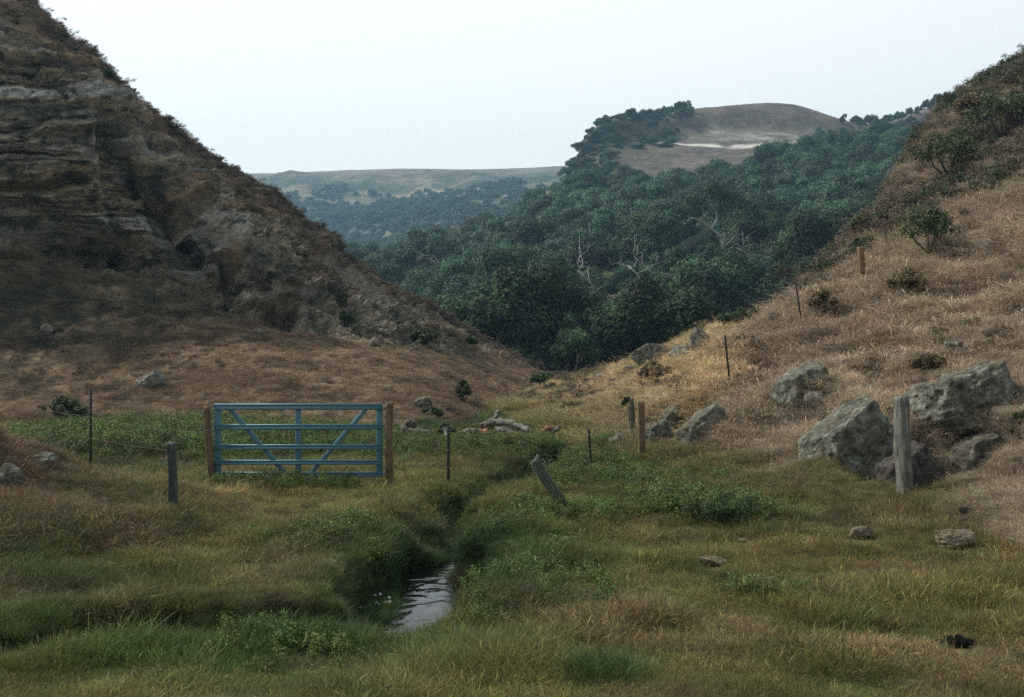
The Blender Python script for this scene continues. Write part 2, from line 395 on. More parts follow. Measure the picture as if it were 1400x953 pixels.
rows = np.concatenate([np.linspace(-25, 2.5, 40), np.linspace(2.6, 26, 620), np.geomspace(26.2, 120, 140), np.geomspace(125, 1750, 30)])
us = np.linspace(-1, 1, 760); us = np.sign(us) * np.abs(us) ** 1.12
yy = np.repeat(rows[:, None], len(us), 1)
hw = 7 + .72 * np.abs(rows) + .0 * rows
xx = hw[:, None] * us[None, :]
zz = meadow_z(xx, yy)
Gm = np.stack([xx, yy, zz], -1)
cm = meadow_tint(xx, yy) * .6 + rgb(.045, .038, .022) * .5
d_, w_, _, _ = creek_dist(xx, yy)
cm = mixc(cm, COLG['wet'], 1 - sst(.1, .5, d_ - w_ + .15))
me = npmesh('meadow_ground', Gm.reshape(-1, 3), gridfaces(*Gm.shape[:2])[:, ::-1], cm.reshape(-1, 3), mat=M_meadow)
meadow = tag(mobj('meadow_ground', me), 'grassy valley floor crossed by a narrow creek ditch', 'ground', kind='structure')

# creek water
wm, wt, wb = newmat('creek_water')
wb.inputs['Base Color'].default_value = (.010, .014, .012, 1); wb.inputs['Roughness'].default_value = .07
wb.inputs['IOR'].default_value = 1.33
wtc = N(wt, 'ShaderNodeTexCoord'); wmp = N(wt, 'ShaderNodeMapping'); wmp.inputs['Scale'].default_value = (1, 1.0, 1)
wt.links.new(wtc.outputs['Object'], wmp.inputs[0])
wn = noise(wt, 2.6, 2, .45, wmp.outputs[0], 1.0)
wt.links.new(bumpn(wt, wn, 1.0, .035), wb.inputs['Normal'])
k = _c[(_c[:, 1] < 60)]; kd = np.gradient(k, axis=0); kd /= np.linalg.norm(kd, axis=1, keepdims=True)
nrm = np.stack([-kd[:, 1], kd[:, 0]], 1); off = np.linspace(-1, 1, 7)
dp_ = np.interp(k[:, 1], [0, 8, 12, 18, 22, 26, 30, 45, 90], [.68, .62, .48, .50, .48, .38, .25, .3, .3])
Wg = np.stack([np.concatenate([k + nrm * o * .85, -(dp_ - .03)[:, None] * np.ones((len(k), 1))], 1) for o in off], 1)
Wg[:, :, 2] = np.minimum.accumulate(Wg[::-1, :, 2], 0)[::-1]
me = npmesh('creek_water', Wg.reshape(-1, 3), gridfaces(*Wg.shape[:2]), mat=wm)
water = tag(mobj('creek_water', me), 'narrow shallow creek running between grassy banks', 'water', kind='structure')

# ------------------------------------------------------------------ hillside on the left, with its rock cliff
LX = [(-420,), ]
L = [
 # foot
 [(-420,590,33),(-150,580,33),(0,572,34),(150,575,33),(300,582,32),(450,587,30.5),(560,588,30.5),(630,575,36),(680,556,43),(730,538,56),(762,526,76),(790,518,95)],
 [(-420,520,38),(-150,515,38),(0,510,38.5),(150,505,39),(300,505,38),(420,510,37),(520,515,38),(600,520,42),(655,521,50),(715,515,62),(762,523,80),(790,518,97)],
 # cliff foot
 [(-420,360,44),(-150,345,45),(0,328,46),(110,355,47),(220,385,47.5),(330,425,47),(420,450,47),(520,466,50),(610,480,56),(695,500,68),(762,522.5,83),(790,518,99)],
 [(-420,260,44.5),(-150,230,45.5),(0,215,46.3),(120,235,47.5),(220,270,49),(320,330,50),(410,375,51),(490,420,55),(590,452,61),(692,494,72),(762,522.3,84),(790,518,100)],
 # brow of the cliff
 [(-420,100,43.5),(-150,60,44.5),(0,70,45.5),(110,120,46.8),(190,185,49.5),(290,262,53),(370,310,55),(470,385,59),(570,430,65),(690,489,75),(762,522,85),(790,518,101)],
 # ridge
 [(-420,-300,50),(-150,-130,50),(18,0,50),(118,80,52),(195,152,55),(285,222,59),(375,272,63),(470,358,67),(562,412,72),(688,484,79),(765,521,88),(790,518,103)],
 [(-420,-290,62),(-150,-120,62),(18,30,62),(118,120,64),(195,195,66),(285,270,70),(375,330,74),(470,400,78),(562,450,84),(688,500,92),(765,525,100),(790,525,112)],
 [(-420,-100,90),(-150,100,90),(18,200,90),(118,300,92),(195,350,94),(285,400,98),(375,430,100),(470,470,105),(562,490,110),(688,510,115),(765,525,120),(790,525,125)],
]
tvL = np.concatenate([np.linspace(0, 5.25, 780, endpoint=False), np.linspace(5.25, 7, 40)])
GL = loft(L, 1000, 820, tvL)
nu, nv = GL.shape[:2]
vk = tvL[None, :] * np.ones((nu, 1))      # which feature line
uk = np.linspace(0, 11, nu)[:, None] * np.ones((1, nv))
GL[..., 2] -= .22 * (1 - sst(0, .25, vk))
n0 = gridnormals(GL)
if n0[nu // 2, nv // 3] @ np.array([.3, -.6, .6]) < 0: n0 = -n0
def on(G, c, vmax, vv):
    """the point of a terrain grid that shows at view place (px, py)"""
    Y = np.maximum(G[..., 1], 1); d2 = (G[..., 0] / Y * F + CX - c[0]) ** 2 + (CY - (G[..., 2] - EYE) / Y * F - c[1]) ** 2
    d2 = d2 + (vv > vmax) * 1e9; return G.reshape(-1, 3)[d2.argmin()].copy()
def wblob(G, c, r, rz=None):
    d = (G - np.array(c)); rz = rz or r
    return np.exp(-(d[..., 0] ** 2 + d[..., 1] ** 2 * .35) / r ** 2 - d[..., 2] ** 2 / rz ** 2)
nz = fbm(GL, .12, 4, 3)
GL0 = GL.copy(); vk0 = vk * np.ones_like(GL[..., 0])
steep = 1 - n0[..., 2]
cliff = sst(1.72, 2.05, vk + nz * .35) * (1 - sst(4.15, 4.5, vk + nz * .5)) * (1 - sst(7.4, 8.8, uk + nz))
cliff_main = cliff * (1 - sst(4.6, 5.6, uk + nz * .8))
rub = sst(1.8, 2.3, vk + nz * .5) * (1 - sst(4.6, 5.0, vk)) * sst(4.5, 5.5, uk) * (1 - sst(9, 10.5, uk))   # rubbly slope
# strata
tilt = GL[..., 2] + .10 * (GL[..., 0] + 22) * sst(-24, -16, GL[..., 0]) * -1.0
wq = np.stack([GL[..., 0] * .10, GL[..., 1] * .10, tilt * 1.0], -1)
s1 = fbm(wq + .25 * fbm(GL, .5, 3, 8)[..., None], 1.1, 4, 11); s2 = fbm(wq, 3.1, 4, 12, .6)
disp = cliff_main * (.55 * s1 + .25 * s2 + .5 * fbm(GL, .28, 4, 14)) + cliff_main * .10 * fbm(GL, 2.4, 3, 15)
xw = GL[..., 0] + .5 * fbm(GL, .5, 4, 33) * .6; zw = GL[..., 2]
face = (1 - sst(-19.75, -19.5, xw + .25 * (s1))) * cliff_main * sst(6.4, 7.4, zw + .4 * s1) * (1 - sst(3.3, 3.9, vk)); disp += 1.35 * face
sd_ = (xw + 18.9) * .734 + (zw - 13.3) * .679           # signed distance across a slanting buttress edge
rec_ = sst(.15, -.15, sd_) * sst(-3.4, -1.6, sd_) * sst(-19.8, -19.4, xw) * cliff * (1 - sst(3.5, 4.0, vk)); disp -= 1.5 * rec_
butt = np.exp(-((sd_ - .55) / .55) ** 2) * sst(-19.6, -19.0, xw) * (1 - sst(-14.5, -13.2, xw)) * cliff * (1 - sst(3.2, 3.9, vk)); disp += .8 * butt
tw = tilt + .5 * fbm(GL, .22, 3, 16) + .12 * fbm(GL, 1.1, 3, 17)
def terr(h_, per): 
    f_ = (h_ / per) % 1.0; return (f_ ** .6) * (1 - sst(.88, 1.0, f_)) - .55
disp += cliff_main * (1.0 * terr(tw, 1.45) * (.3 + vn(GL * .3, 18)) + .22 * terr(tw + .3 * vn(GL * .4, 19), .47))
disp += cliff_main * .30 * (ridged(GL * np.array([1, 1, .8]), .8, 4, 20) - .55)
disp += (rub + .35 * cliff * (1 - cliff_main)) * (.75 * (ridged(GL, .35, 5, 21) - .55) + .30 * fbm(GL, 1.4, 4, 22, .65) + .3 * terr(tw - .25 * GL[..., 0], .9))
disp += .16 * fbm(GL, .45, 4, 23) + .10 * fbm(GL, 2.0, 4, 24, .65)
nz2_ = fbm(GL, .3, 3, 30)
ck = np.abs(fbm(GL * np.array([1.1, 1.1, .35]), .8, 3, 28)); ck2 = np.abs(fbm(GL + .3 * s1[..., None], .55, 3, 29))
disp -= (cliff + .6 * rub) * (.12 * (1 - sst(0, .09, ck)) + .16 * (1 - sst(0, .07, ck2))) * sst(-.2, .4, nz2_)
disp += cliff * .16 * fbm(GL, 2.6, 4, 27, .7)
top = sst(4.3, 4.8, vk) * (1 - sst(5.3, 6, vk)); disp += top * (.75 * (ridged(GL, .22, 3, 34) - .55) + .30 * fbm(GL, .9, 4, 25) + .10 * fbm(GL, 2.8, 3, 26))
foot = 1 - sst(0, .5, vk); disp *= (1 - foot * .7)
# hollows weathered into the rock (centre, radius, height, depth)
CAV = [((40, 335, 46), 3.6, .8, 1.8), ((115, 345, 47), 2.4, .9, 1.8), ((185, 345, 48), 2.2, .9, 1.4), ((215, 255, 49), 1.1, 1.0, 1.4), ((232, 292, 50), 1.1, 1.6, 1.5), ((255, 330, 50), .9, 1.0, 1.2), ((318, 358, 50), .8, 1.0, 1.3),
       ((388, 420, 49.5), 1.35, .40, 1.9), ((300, 383, 50), .9, .45, .6), ((435, 350, 55), .8, .5, .6), ((140, 190, 48), 1.1, .6, .8),
       ((160, 205, 49), .9, .5, .9), ((60, 215, 46), 2.0, .35, .55), ((190, 235, 49.5), .8, .8, .5), ((262, 280, 52), .7, .8, .7)]
cavm = np.zeros_like(disp)
for c, r_, rz, dd in CAV:
    b_ = wblob(GL, on(GL0, c, 4.9, vk0), r_, rz); cavm = np.maximum(cavm, b_); disp -= dd * sst(.25, .7, b_)
# ledges standing proud
for c, r_, rz, dd in [((345, 402, 49.5), 1.1, .20, .9), ((400, 398, 50.5), 1.2, .20, 1.0), ((200, 255, 49), 2.2, .35, .6), ((430, 440, 49), .8, .8, .5), ((75, 300, 46), 4, .4, .5),
                      ((170, 150, 50), 2.6, .8, .6), ((315, 320, 52), 1, .35, .5), ((150, 235, 48), 1.6, 3.2, .7), ((445, 340, 61), 1.0, 1.4, .8)]:
    disp += dd * wblob(GL, on(GL0, c, 4.9, vk0), r_, rz)
GL = GL + n0 * disp[..., None]
n1 = gridnormals(GL); n1 = n1 * np.sign((n1 * n0).sum(-1, keepdims=True) + 1e-9)
# colours of the ground itself
nz2 = fbm(GL, .35, 5, 51); nz3 = fbm(GL, 1.3, 4, 52, .6)
cdry = mixc(np.broadcast_to(rgb(.20, .148, .098), GL.shape).copy(), rgb(.29, .22, .148), sst(-.3, .6, nz2))
cdry = mixc(cdry, rgb(.085, .075, .052), sst(.1, .6, nz3) * .7)
cdry = mixc(cdry, rgb(.07, .062, .045), sst(.3, .6, fbm(GL, 2.6, 3, 59)) * .6)
cgr = mixc(np.broadcast_to(rgb(.17, .155, .12), GL.shape).copy(), rgb(.33, .29, .22), sst(-.4, .6, s2))
cgr = mixc(cgr, rgb(.055, .065, .05), sst(.05, .5, fbm(GL, .8, 5, 53, .65)) * .8)
cgr = mixc(cgr, rgb(.26, .18, .09), sst(.3, .6, fbm(wq, .8, 3, 54)) * .4)
cgr = mixc(cgr, rgb(.40, .41, .38), sst(.25, .5, fbm(wq, 1.6, 3, 57)) * .7 * cliff_main)
cgr = mixc(cgr * 1.25, rgb(.035, .04, .034), sst(.15, .45, fbm(GL * np.array([.5, .5, 1]), 1.9, 4, 58, .65)) * .8)
cl = mixc(cdry, cgr, np.clip(cliff + .8 * rub * sst(-.3, .4, nz3), 0, 1))
cl = mixc(cl, rgb(.15, .125, .105), top * .75); cl = mixc(cl, rgb(.06, .07, .05), top * sst(.0, .5, nz3) * .7)
# scrubby grey-green patches on the slope
for (c, r_, w_) in [((40, 430, 43), 5, .8), ((200, 400, 46), 3.5, .6), ((300, 430, 45), 3, .35), ((0, 520, 38), 2, .2), ((640, 490, 54), 2.5, .7), ((570, 455, 60), 2, .5), ((560, 470, 55), 2, .4)]:
    cl = mixc(cl, rgb(.075, .078, .055), np.clip(wblob(GL, on(GL, c, 4.9, vk0), r_, r_ * .5) * w_ * (1 + nz3), 0, 1))
for (c, r_, rz, cc) in [((320, 350, 50), .5, .8, (.24, .175, .10)), ((300, 385, 50), .7, .3, (.28, .18, .085)), ((288, 318, 51), .9, .22, (.36, .25, .12)), ((375, 418, 49.5), 1.2, .35, (.30, .235, .14)),
                        ((345, 404, 49.2), 1.0, .16, (.74, .71, .62)), ((395, 398, 50), .9, .15, (.66, .63, .55)), ((425, 402, 51), .7, .2, (.4, .44, .46)), ((275, 318, 51.5), .7, .2, (.45, .46, .45)),
                        ((445, 355, 58), .9, .3, (.45, .4, .33)), ((268, 238, 56), .6, .35, (.26, .18, .10)), ((175, 245, 49), 1.0, .6, (.22, .27, .27)), ((60, 165, 46), 3.5, .22, (.24, .25, .22)), ((60, 150, 46), 3.5, .12, (.26, .3, .3)),
                        ((20, 260, 46), 3, .3, (.24, .19, .09)), ((500, 395, 64), 2.4, 1.2, (.30, .27, .22)), ((470, 370, 64), 1.8, 1.0, (.28, .26, .22))]:
    cl = mixc(cl, rgb(*cc), np.clip(wblob(GL, on(GL, c, 4.9, vk0), r_, rz) * (.9 + .7 * nz3), 0, .92))
me = npmesh('rocky_hillside', GL.reshape(-1, 3), gridfaces(nu, nv), cl.reshape(-1, 3), mat=M_left)
hillL = tag(mobj('rocky_hillside', me), 'steep dry hillside with a dark layered rock cliff', 'hillside', kind='structure')

# ------------------------------------------------------------------ grassy hillside on the right
Rr = [
 [(640,556,46),(690,566,38),(735,588,30),(800,612,25),(870,632,21.5),(960,648,19.3),(1060,672,16.8),(1160,690,15.2),(1260,700,14.3),(1400,745,11.6),(1700,900,8.2)],
 [(660,553,50),(705,556,42),(755,566,35),(820,580,29),(880,585,25),(960,600,22),(1060,625,18.8),(1150,610,17.5),(1260,640,16.2),(1400,640,14.5),(1700,700,11)],
 [(690,545,60),(735,540,48),(785,545,40),(840,545,34),(890,540,29),(970,550,25),(1060,560,21.8),(1150,545,20.5),(1260,530,20),(1400,520,18.5),(1700,500,16)],
 [(725,538,70),(765,525,54),(815,520,46),(865,508,40),(915,500,35),(990,500,29),(1070,490,27),(1160,455,27),(1270,440,25),(1400,400,25),(1700,330,24)],
 [(752,534,75),(790,517,58),(830,508,50),(880,493,44),(935,482,38.5),(1010,460,33),(1090,430,32),(1180,385,34),(1290,330,34),(1400,300,33),(1700,180,33)],
 [(770,530,80),(805,513,61),(840,502,52),(890,488,46),(948,468,40.5),(1022,443,36),(1100,408,36),(1190,330,42),(1310,245,47),(1410,200,46),(1700,60,44)],
 [(790,528,86),(818,511,64),(850,498,54),(898,484,48),(958,460,42),(1032,437,38),(1112,396,39),(1214,300,52),(1292,162,62),(1400,86,66),(1700,-140,66)],
 [(810,532,92),(840,520,72),(880,512,62),(930,505,57),(995,490,52),(1070,475,50),(1150,450,54),(1250,380,66),(1330,260,78),(1420,180,84),(1720,-40,84)],
 [(830,532,98),(870,530,82),(920,530,76),(970,530,70),(1040,525,66),(1120,520,64),(1200,510,70),(1300,490,84),(1370,460,100),(1450,420,110),(1750,300,110)],
]
GR = loft(Rr, 640, 620)
nuR, nvR = GR.shape[:2]
vR = np.linspace(0, len(Rr) - 1, nvR)[None, :] * np.ones((nuR, 1)); uR = np.linspace(0, 10, nuR)[:, None] * np.ones((1, nvR))
GR[..., 2] -= .18 * (1 - sst(0, .25, vR))
nR = gridnormals(GR)
if nR[nuR // 2, nvR // 3, 2] < 0: nR = -nR
a_ = sst(0, .6, vR)
dispR = a_ * (.26 * fbm(GR, .35, 4, 61) + .14 * fbm(GR, 1.1, 4, 62, .55) + .22 * (ridged(GR, .55, 4, 60) - .55) * sst(.6, 1.6, vR)) + .02 * fbm(GR, 4, 2, 63)
brush = sst(4.2, 4.9, vR + .35 * fbm(GR, .15, 3, 64)) * sst(5.6, 6.6, uR + .4 * fbm(GR, .2, 3, 65))
dispR += brush * (.5 * (ridged(GR, .25, 4, 66) - .5) + .25 * fbm(GR, .9, 4, 67))
# eroded banks and rock faces on the slope
ER = [((950, 575, 22.5), 1.1, .55, .5), ((900, 570, 24), .9, .5, .45), ((1290, 620, 16.3), .9, .6, .35), ((1330, 350, 32), 1.6, 1.2, .5), ((1170, 430, 28), 1.3, .7, .3), ((1100, 560, 21.5), 1.0, .35, .25), ((1230, 475, 24), 1.6, .5, .3), ((870, 585, 25), .5, .5, .35), ((1196, 640, 16.5), .6, .42, .6), ((1345, 585, 16.5), .7, .45, .6), ((1255, 610, 16), .6, .5, .3), ((1050, 495, 24), 1.0, .3, .3), ((1135, 462, 26), .9, .3, .3), ((1200, 515, 20), .7, .25, .22), ((1290, 400, 27), 1.3, .5, .4), ((1385, 430, 24), 1, .4, .35), ((1040, 580, 20), .6, .3, .25)]
erm = np.zeros_like(dispR)
for c, r_, rz, dd in ER:
    b_ = wblob(GR, on(GR, c, 5.9, vR * np.ones_like(GR[..., 0])), r_, rz); erm = np.maximum(erm, b_); dispR -= dd * sst(.3, .75, b_) * (.6 + .8 * ridged(GR, 1.4, 3, 68))
GR = GR + nR * dispR[..., None]
nR2 = gridnormals(GR); nR2 = nR2 * np.sign((nR2 * nR).sum(-1, keepdims=True) + 1e-9)
q2 = fbm(GR, .4, 4, 71); q3 = fbm(GR, 1.6, 4, 72, .6)
def right_tint(p, u, v):
    a = fbm(p, .4, 4, 71); b = fbm(p, 1.6, 4, 72, .6)
    c = mixc(np.broadcast_to(rgb(.295, .25, .185), p.shape).copy(), rgb(.37, .325, .24), sst(-.3, .5, a))
    yel = (1 - sst(4.6, 5.6, u + .3 * a)) * sst(.6, 2.2, v + .3 * a)
    c = mixc(c, rgb(.50, .42, .235), yel * .9)
    gr = (1 - sst(.5, 1.3, v + .35 * a)) * (1 - sst(8, 9, u)); c = mixc(c, rgb(.15, .155, .06), gr * .85)
    gr2 = (1 - sst(1.2, 2.6, v + .3 * a)) * (1 - sst(2.0, 4.5, u)); c = mixc(c, rgb(.22, .21, .08), gr2 * .7)
    c = mixc(c, rgb(.15, .12, .085), sst(.2, .6, b) * .45)
    return c
cr = right_tint(GR, uR, vR) * .58
cr = mixc(cr, rgb(.15, .12, .09), sst(.1, .5, q3) * .6 * (vR > .8))
cr = mixc(cr, mixc(np.broadcast_to(rgb(.10, .088, .072), GR.shape).copy(), rgb(.24, .225, .195), sst(.0, .4, q3)), sst(.2, .6, erm)); cr = mixc(cr, rgb(.07, .075, .05), brush * sst(-.5, .2, q2) * .85)
cr = mixc(cr, rgb(.28, .27, .24), sst(.3, .55, fbm(GR, .7, 4, 73)) * .5 * sst(2.5, 3.5, vR) * (uR > 5))
for (c, r_, rz) in [((1350, 345, 30), .9, .9), ((1375, 320, 31), .6, .5)]:
    cr = mixc(cr, rgb(.33, .33, .31), np.clip(wblob(GR, on(GR, c, 5.9, vR * np.ones_like(GR[..., 0])), r_, rz) * (.7 + q3), 0, .8))
me = npmesh('grassy_hillside', GR.reshape(-1, 3), gridfaces(nuR, nvR)[:, ::-1], cr.reshape(-1, 3), mat=M_right)
hillR = tag(mobj('grassy_hillside', me), 'sunlit slope of straw coloured dry grass rising to brush', 'hillside', kind='structure')

# ------------------------------------------------------------------ wooded hill with the grassy dome
DPX = [300, 430, 500, 600, 700, 765, 820, 900, 1000, 1080, 1190, 1290, 1400, 1650]
DD = [
 ([499]*14, [150,145,140,135,128,122,118,115,112,110,108,105,100,95]),
 ([480,468,455,440,432,428,425,420,410,400,385,365,340,300], [175,175,175,170,165,160,155,150,142,142,146,150,155,165]),
 ([460,438,412,388,368,358,352,350,350,330,296,262,222,140], [210,210,212,215,215,215,212,208,190,200,220,235,245,255]),
 ([448,415,390,366,340,302,283,280,268,240,222,200,165,80], [260,260,262,268,275,285,290,290,285,300,325,340,345,345]),
 ([445,410,385,360,328,274,222,222,215,203,195,175,140,60], [300,295,300,310,335,345,365,360,365,385,400,400,400,400]),
 ([443,409,383,356,322,264,195,192,185,180,185,165,130,45], [320,315,320,328,345,362,390,410,420,425,430,430,430,420]),
 ([444,410,384,356,322,262,178,158,145,142,174,142,108,30], [340,330,340,340,352,375,415,445,462,468,460,455,455,445]),
 ([470,450,430,400,370,330,280,230,215,212,235,210,180,100], [480,480,480,480,500,520,560,600,620,630,620,600,600,600]),
]
GD = loft([[(p, a, b) for p, a, b in zip(DPX, ys, Ys)] for ys, Ys in DD], 520, 420)
nuD, nvD = GD.shape[:2]; GD[:, 0, 2] -= 3
vD = np.linspace(0, 7, nvD)[None, :] * np.ones((nuD, 1)); uD = np.linspace(0, 13, nuD)[:, None] * np.ones((1, nvD))
nD = gridnormals(GD); nD = nD * np.sign(nD[nuD // 2, nvD // 3, 2])
GD = GD + nD * ((1.6 * fbm(GD, .03, 4, 81) + .5 * fbm(GD, .15, 4, 82)) * sst(0, .6, vD))[..., None] * np.where(vD > 4.5, .5, 1)[..., None]
e1 = fbm(GD, .03, 5, 83); e2 = fbm(GD, .16, 4, 84)
cd = mixc(np.broadcast_to(rgb(.135, .115, .105), GD.shape).copy(), rgb(.095, .088, .075), sst(-.1, .5, e2))
cd = mixc(cd, rgb(.175, .148, .128), sst(.0, .6, e1) * .5)
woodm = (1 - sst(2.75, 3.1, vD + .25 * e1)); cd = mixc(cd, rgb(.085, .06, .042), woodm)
chalk_v = np.interp(uD, [6, 7, 8, 8.6, 9.4, 10], [5.05, 4.9, 4.55, 4.42, 4.4, 4.4])
chalk = np.exp(-((vD - chalk_v - .05 * e1) / np.interp(uD, [6.6, 7.6, 9], [.03, .05, .10])) ** 2) * sst(6.6, 7.6, uD) * sst(-.45, .1, e2) * (1 - sst(9.5, 9.9, uD)); cd = mixc(cd, rgb(.62, .61, .57), np.clip(chalk * (1.0 + .8 * e2), 0, 1))
scar = np.exp(-((vD - chalk_v - .42) / .28) ** 2) * sst(7.0, 8.2, uD) * (1 - sst(10.2, 10.8, uD)); cd = mixc(cd, rgb(.30, .31, .27), np.clip(scar * (.6 + 1.1 * e2), 0, .85))
scr = np.exp(-((vD - chalk_v + .2) / .14) ** 2) * sst(8.5, 9.1, uD) * (1 - sst(9.5, 9.8, uD)); cd = mixc(cd, rgb(.42, .41, .38), np.clip(scr * (.3 + 1.2 * e2), 0, .7))
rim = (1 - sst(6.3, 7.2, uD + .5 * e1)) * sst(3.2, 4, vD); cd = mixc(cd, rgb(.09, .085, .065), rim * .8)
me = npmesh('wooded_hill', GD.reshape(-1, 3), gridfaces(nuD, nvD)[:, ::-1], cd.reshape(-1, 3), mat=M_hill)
hillD = tag(mobj('wooded_hill', me), 'hill with oak woods below and a bare brown dome above', 'hill', kind='structure')

# ------------------------------------------------------------------ far mesa
EPX = [100, 230, 330, 450, 560, 650, 770, 900, 1100]
EE = [
 ([440]*9, [520,520,520,520,520,520,520,520,520]),
 ([370,370,370,372,355,335,310,300,290], [640,640,640,640,600,580,570,560,560]),
 ([300,300,305,320,312,300,272,262,250], [820,820,830,800,720,680,650,640,640]),
 ([262,262,266,272,272,268,258,245,240], [980,980,980,960,920,900,850,820,800]),
 ([238,238,240,236,233,234,229,226,224], [1100,1100,1100,1120,1150,1180,1200,1200,1200]),
 ([239,239,241,238,235,235,230,227,225], [1600]*9),
]
GE = loft([[(p, a, b) for p, a, b in zip(EPX, ys, Ys)] for ys, Ys in EE], 420, 260)
vE = np.linspace(0, 5, GE.shape[1])[None, :] * np.ones((GE.shape[0], 1)); uE = np.linspace(0, 8, GE.shape[0])[:, None] * np.ones((1, GE.shape[1]))
nE = gridnormals(GE); nE *= np.sign(nE[200, 100, 2])
amp = np.where(vE > 3.7, .12, 1.0)
GE = GE + nE * (amp * (22 * (ridged(GE, .008, 4, 91) - .55) + 4 * fbm(GE, .03, 4, 92)))[..., None]
f1 = fbm(GE, .008, 5, 93); f2 = fbm(GE, .03, 4, 94)
ce = mixc(np.broadcast_to(rgb(.20, .175, .135), GE.shape).copy(), rgb(.045, .07, .045), np.clip(sst(-.4, .1, f1 + .4 * f2 + .5 * (1 - sst(1.5, 3.6, vE)) - .25), 0, 1))
ce = mixc(ce, rgb(.30, .27, .23), sst(.35, .7, f2) * .6)
ce = mixc(ce, rgb(.20, .165, .14), sst(3.3, 3.9, vE + .3 * f1) * .7)
ce = mixc(ce, rgb(.07, .085, .065), sst(.1, .5, f2) * (1 - sst(3.6, 4.0, vE)) * .7)
for (c, rx, rz) in [((640, 303, 640), 26, 5), ((720, 262, 760), 40, 6), ((600, 262, 900), 60, 8), ((530, 320, 700), 14, 4), ((430, 285, 900), 26, 14), ((380, 270, 900), 22, 12)]:
    d = GE - P(*c); g = np.exp(-(d[..., 0] / rx) ** 2 - (d[..., 2] / rz) ** 2); ce = mixc(ce, rgb(.29, .24, .18), np.clip(g * 1.1, 0, .9))
me = npmesh('far_mesa', GE.reshape(-1, 3), gridfaces(*GE.shape[:2])[:, ::-1], ce.reshape(-1, 3), mat=M_far)
mesa = tag(mobj('far_mesa', me), 'distant flat topped ridge fading into blue haze', 'hills', kind='structure')

# ------------------------------------------------------------------ haze
hm = bpy.data.materials.new('haze'); hm.use_nodes = True; t = hm.node_tree
t.nodes.remove(t.nodes['Principled BSDF'])
pv = t.nodes.new('ShaderNodeVolumePrincipled'); pv.inputs['Color'].default_value = (.42, .74, 1.0, 1)
pv.inputs['Density'].default_value = .00040; pv.inputs['Anisotropy'].default_value = .3
t.links.new(pv.outputs[0], t.nodes['Material Output'].inputs['Volume'])
mb = MB(); x0, x1, y0, y1, z0, z1 = -1500, 1500, -60, 1800, -46, 380
mb.add([(x0,y0,z0),(x1,y0,z0),(x1,y1,z0),(x0,y1,z0),(x0,y0,z1),(x1,y0,z1),(x1,y1,z1),(x0,y1,z1)],
       [(0,3,2,1),(4,5,6,7),(0,1,5,4),(1,2,6,5),(2,3,7,6),(3,0,4,7)])
haze = tag(mb.build('haze', hm), 'thin blue haze filling the valley air', 'haze', kind='stuff')
haze.display_type = 'WIRE'

# ------------------------------------------------------------------ ray picking on the finished terrain
bpy.context.view_layer.update()
SURF = [meadow, hillL, hillR, hillD, mesa]
def hit(px, py, surf=None):
    o = Vector((0, 0, EYE)); d = Vector(((px - CX) / F, 1, (CY - py) / F)).normalized(); best = None
    for s in (surf or SURF):
        ok, loc, nor, _ = s.ray_cast(o, d)
        if ok and (best is None or loc.y < best[0].y): best = (loc.copy(), nor.copy())
    return best
def ground(x, y, surf=None):
    best = None
    for s in (surf or SURF):
        ok, loc, nor, _ = s.ray_cast(Vector((x, y, 400)), Vector((0, 0, -1)))
        if ok and (best is None or loc.z > best.z): best = loc.copy()
    return best

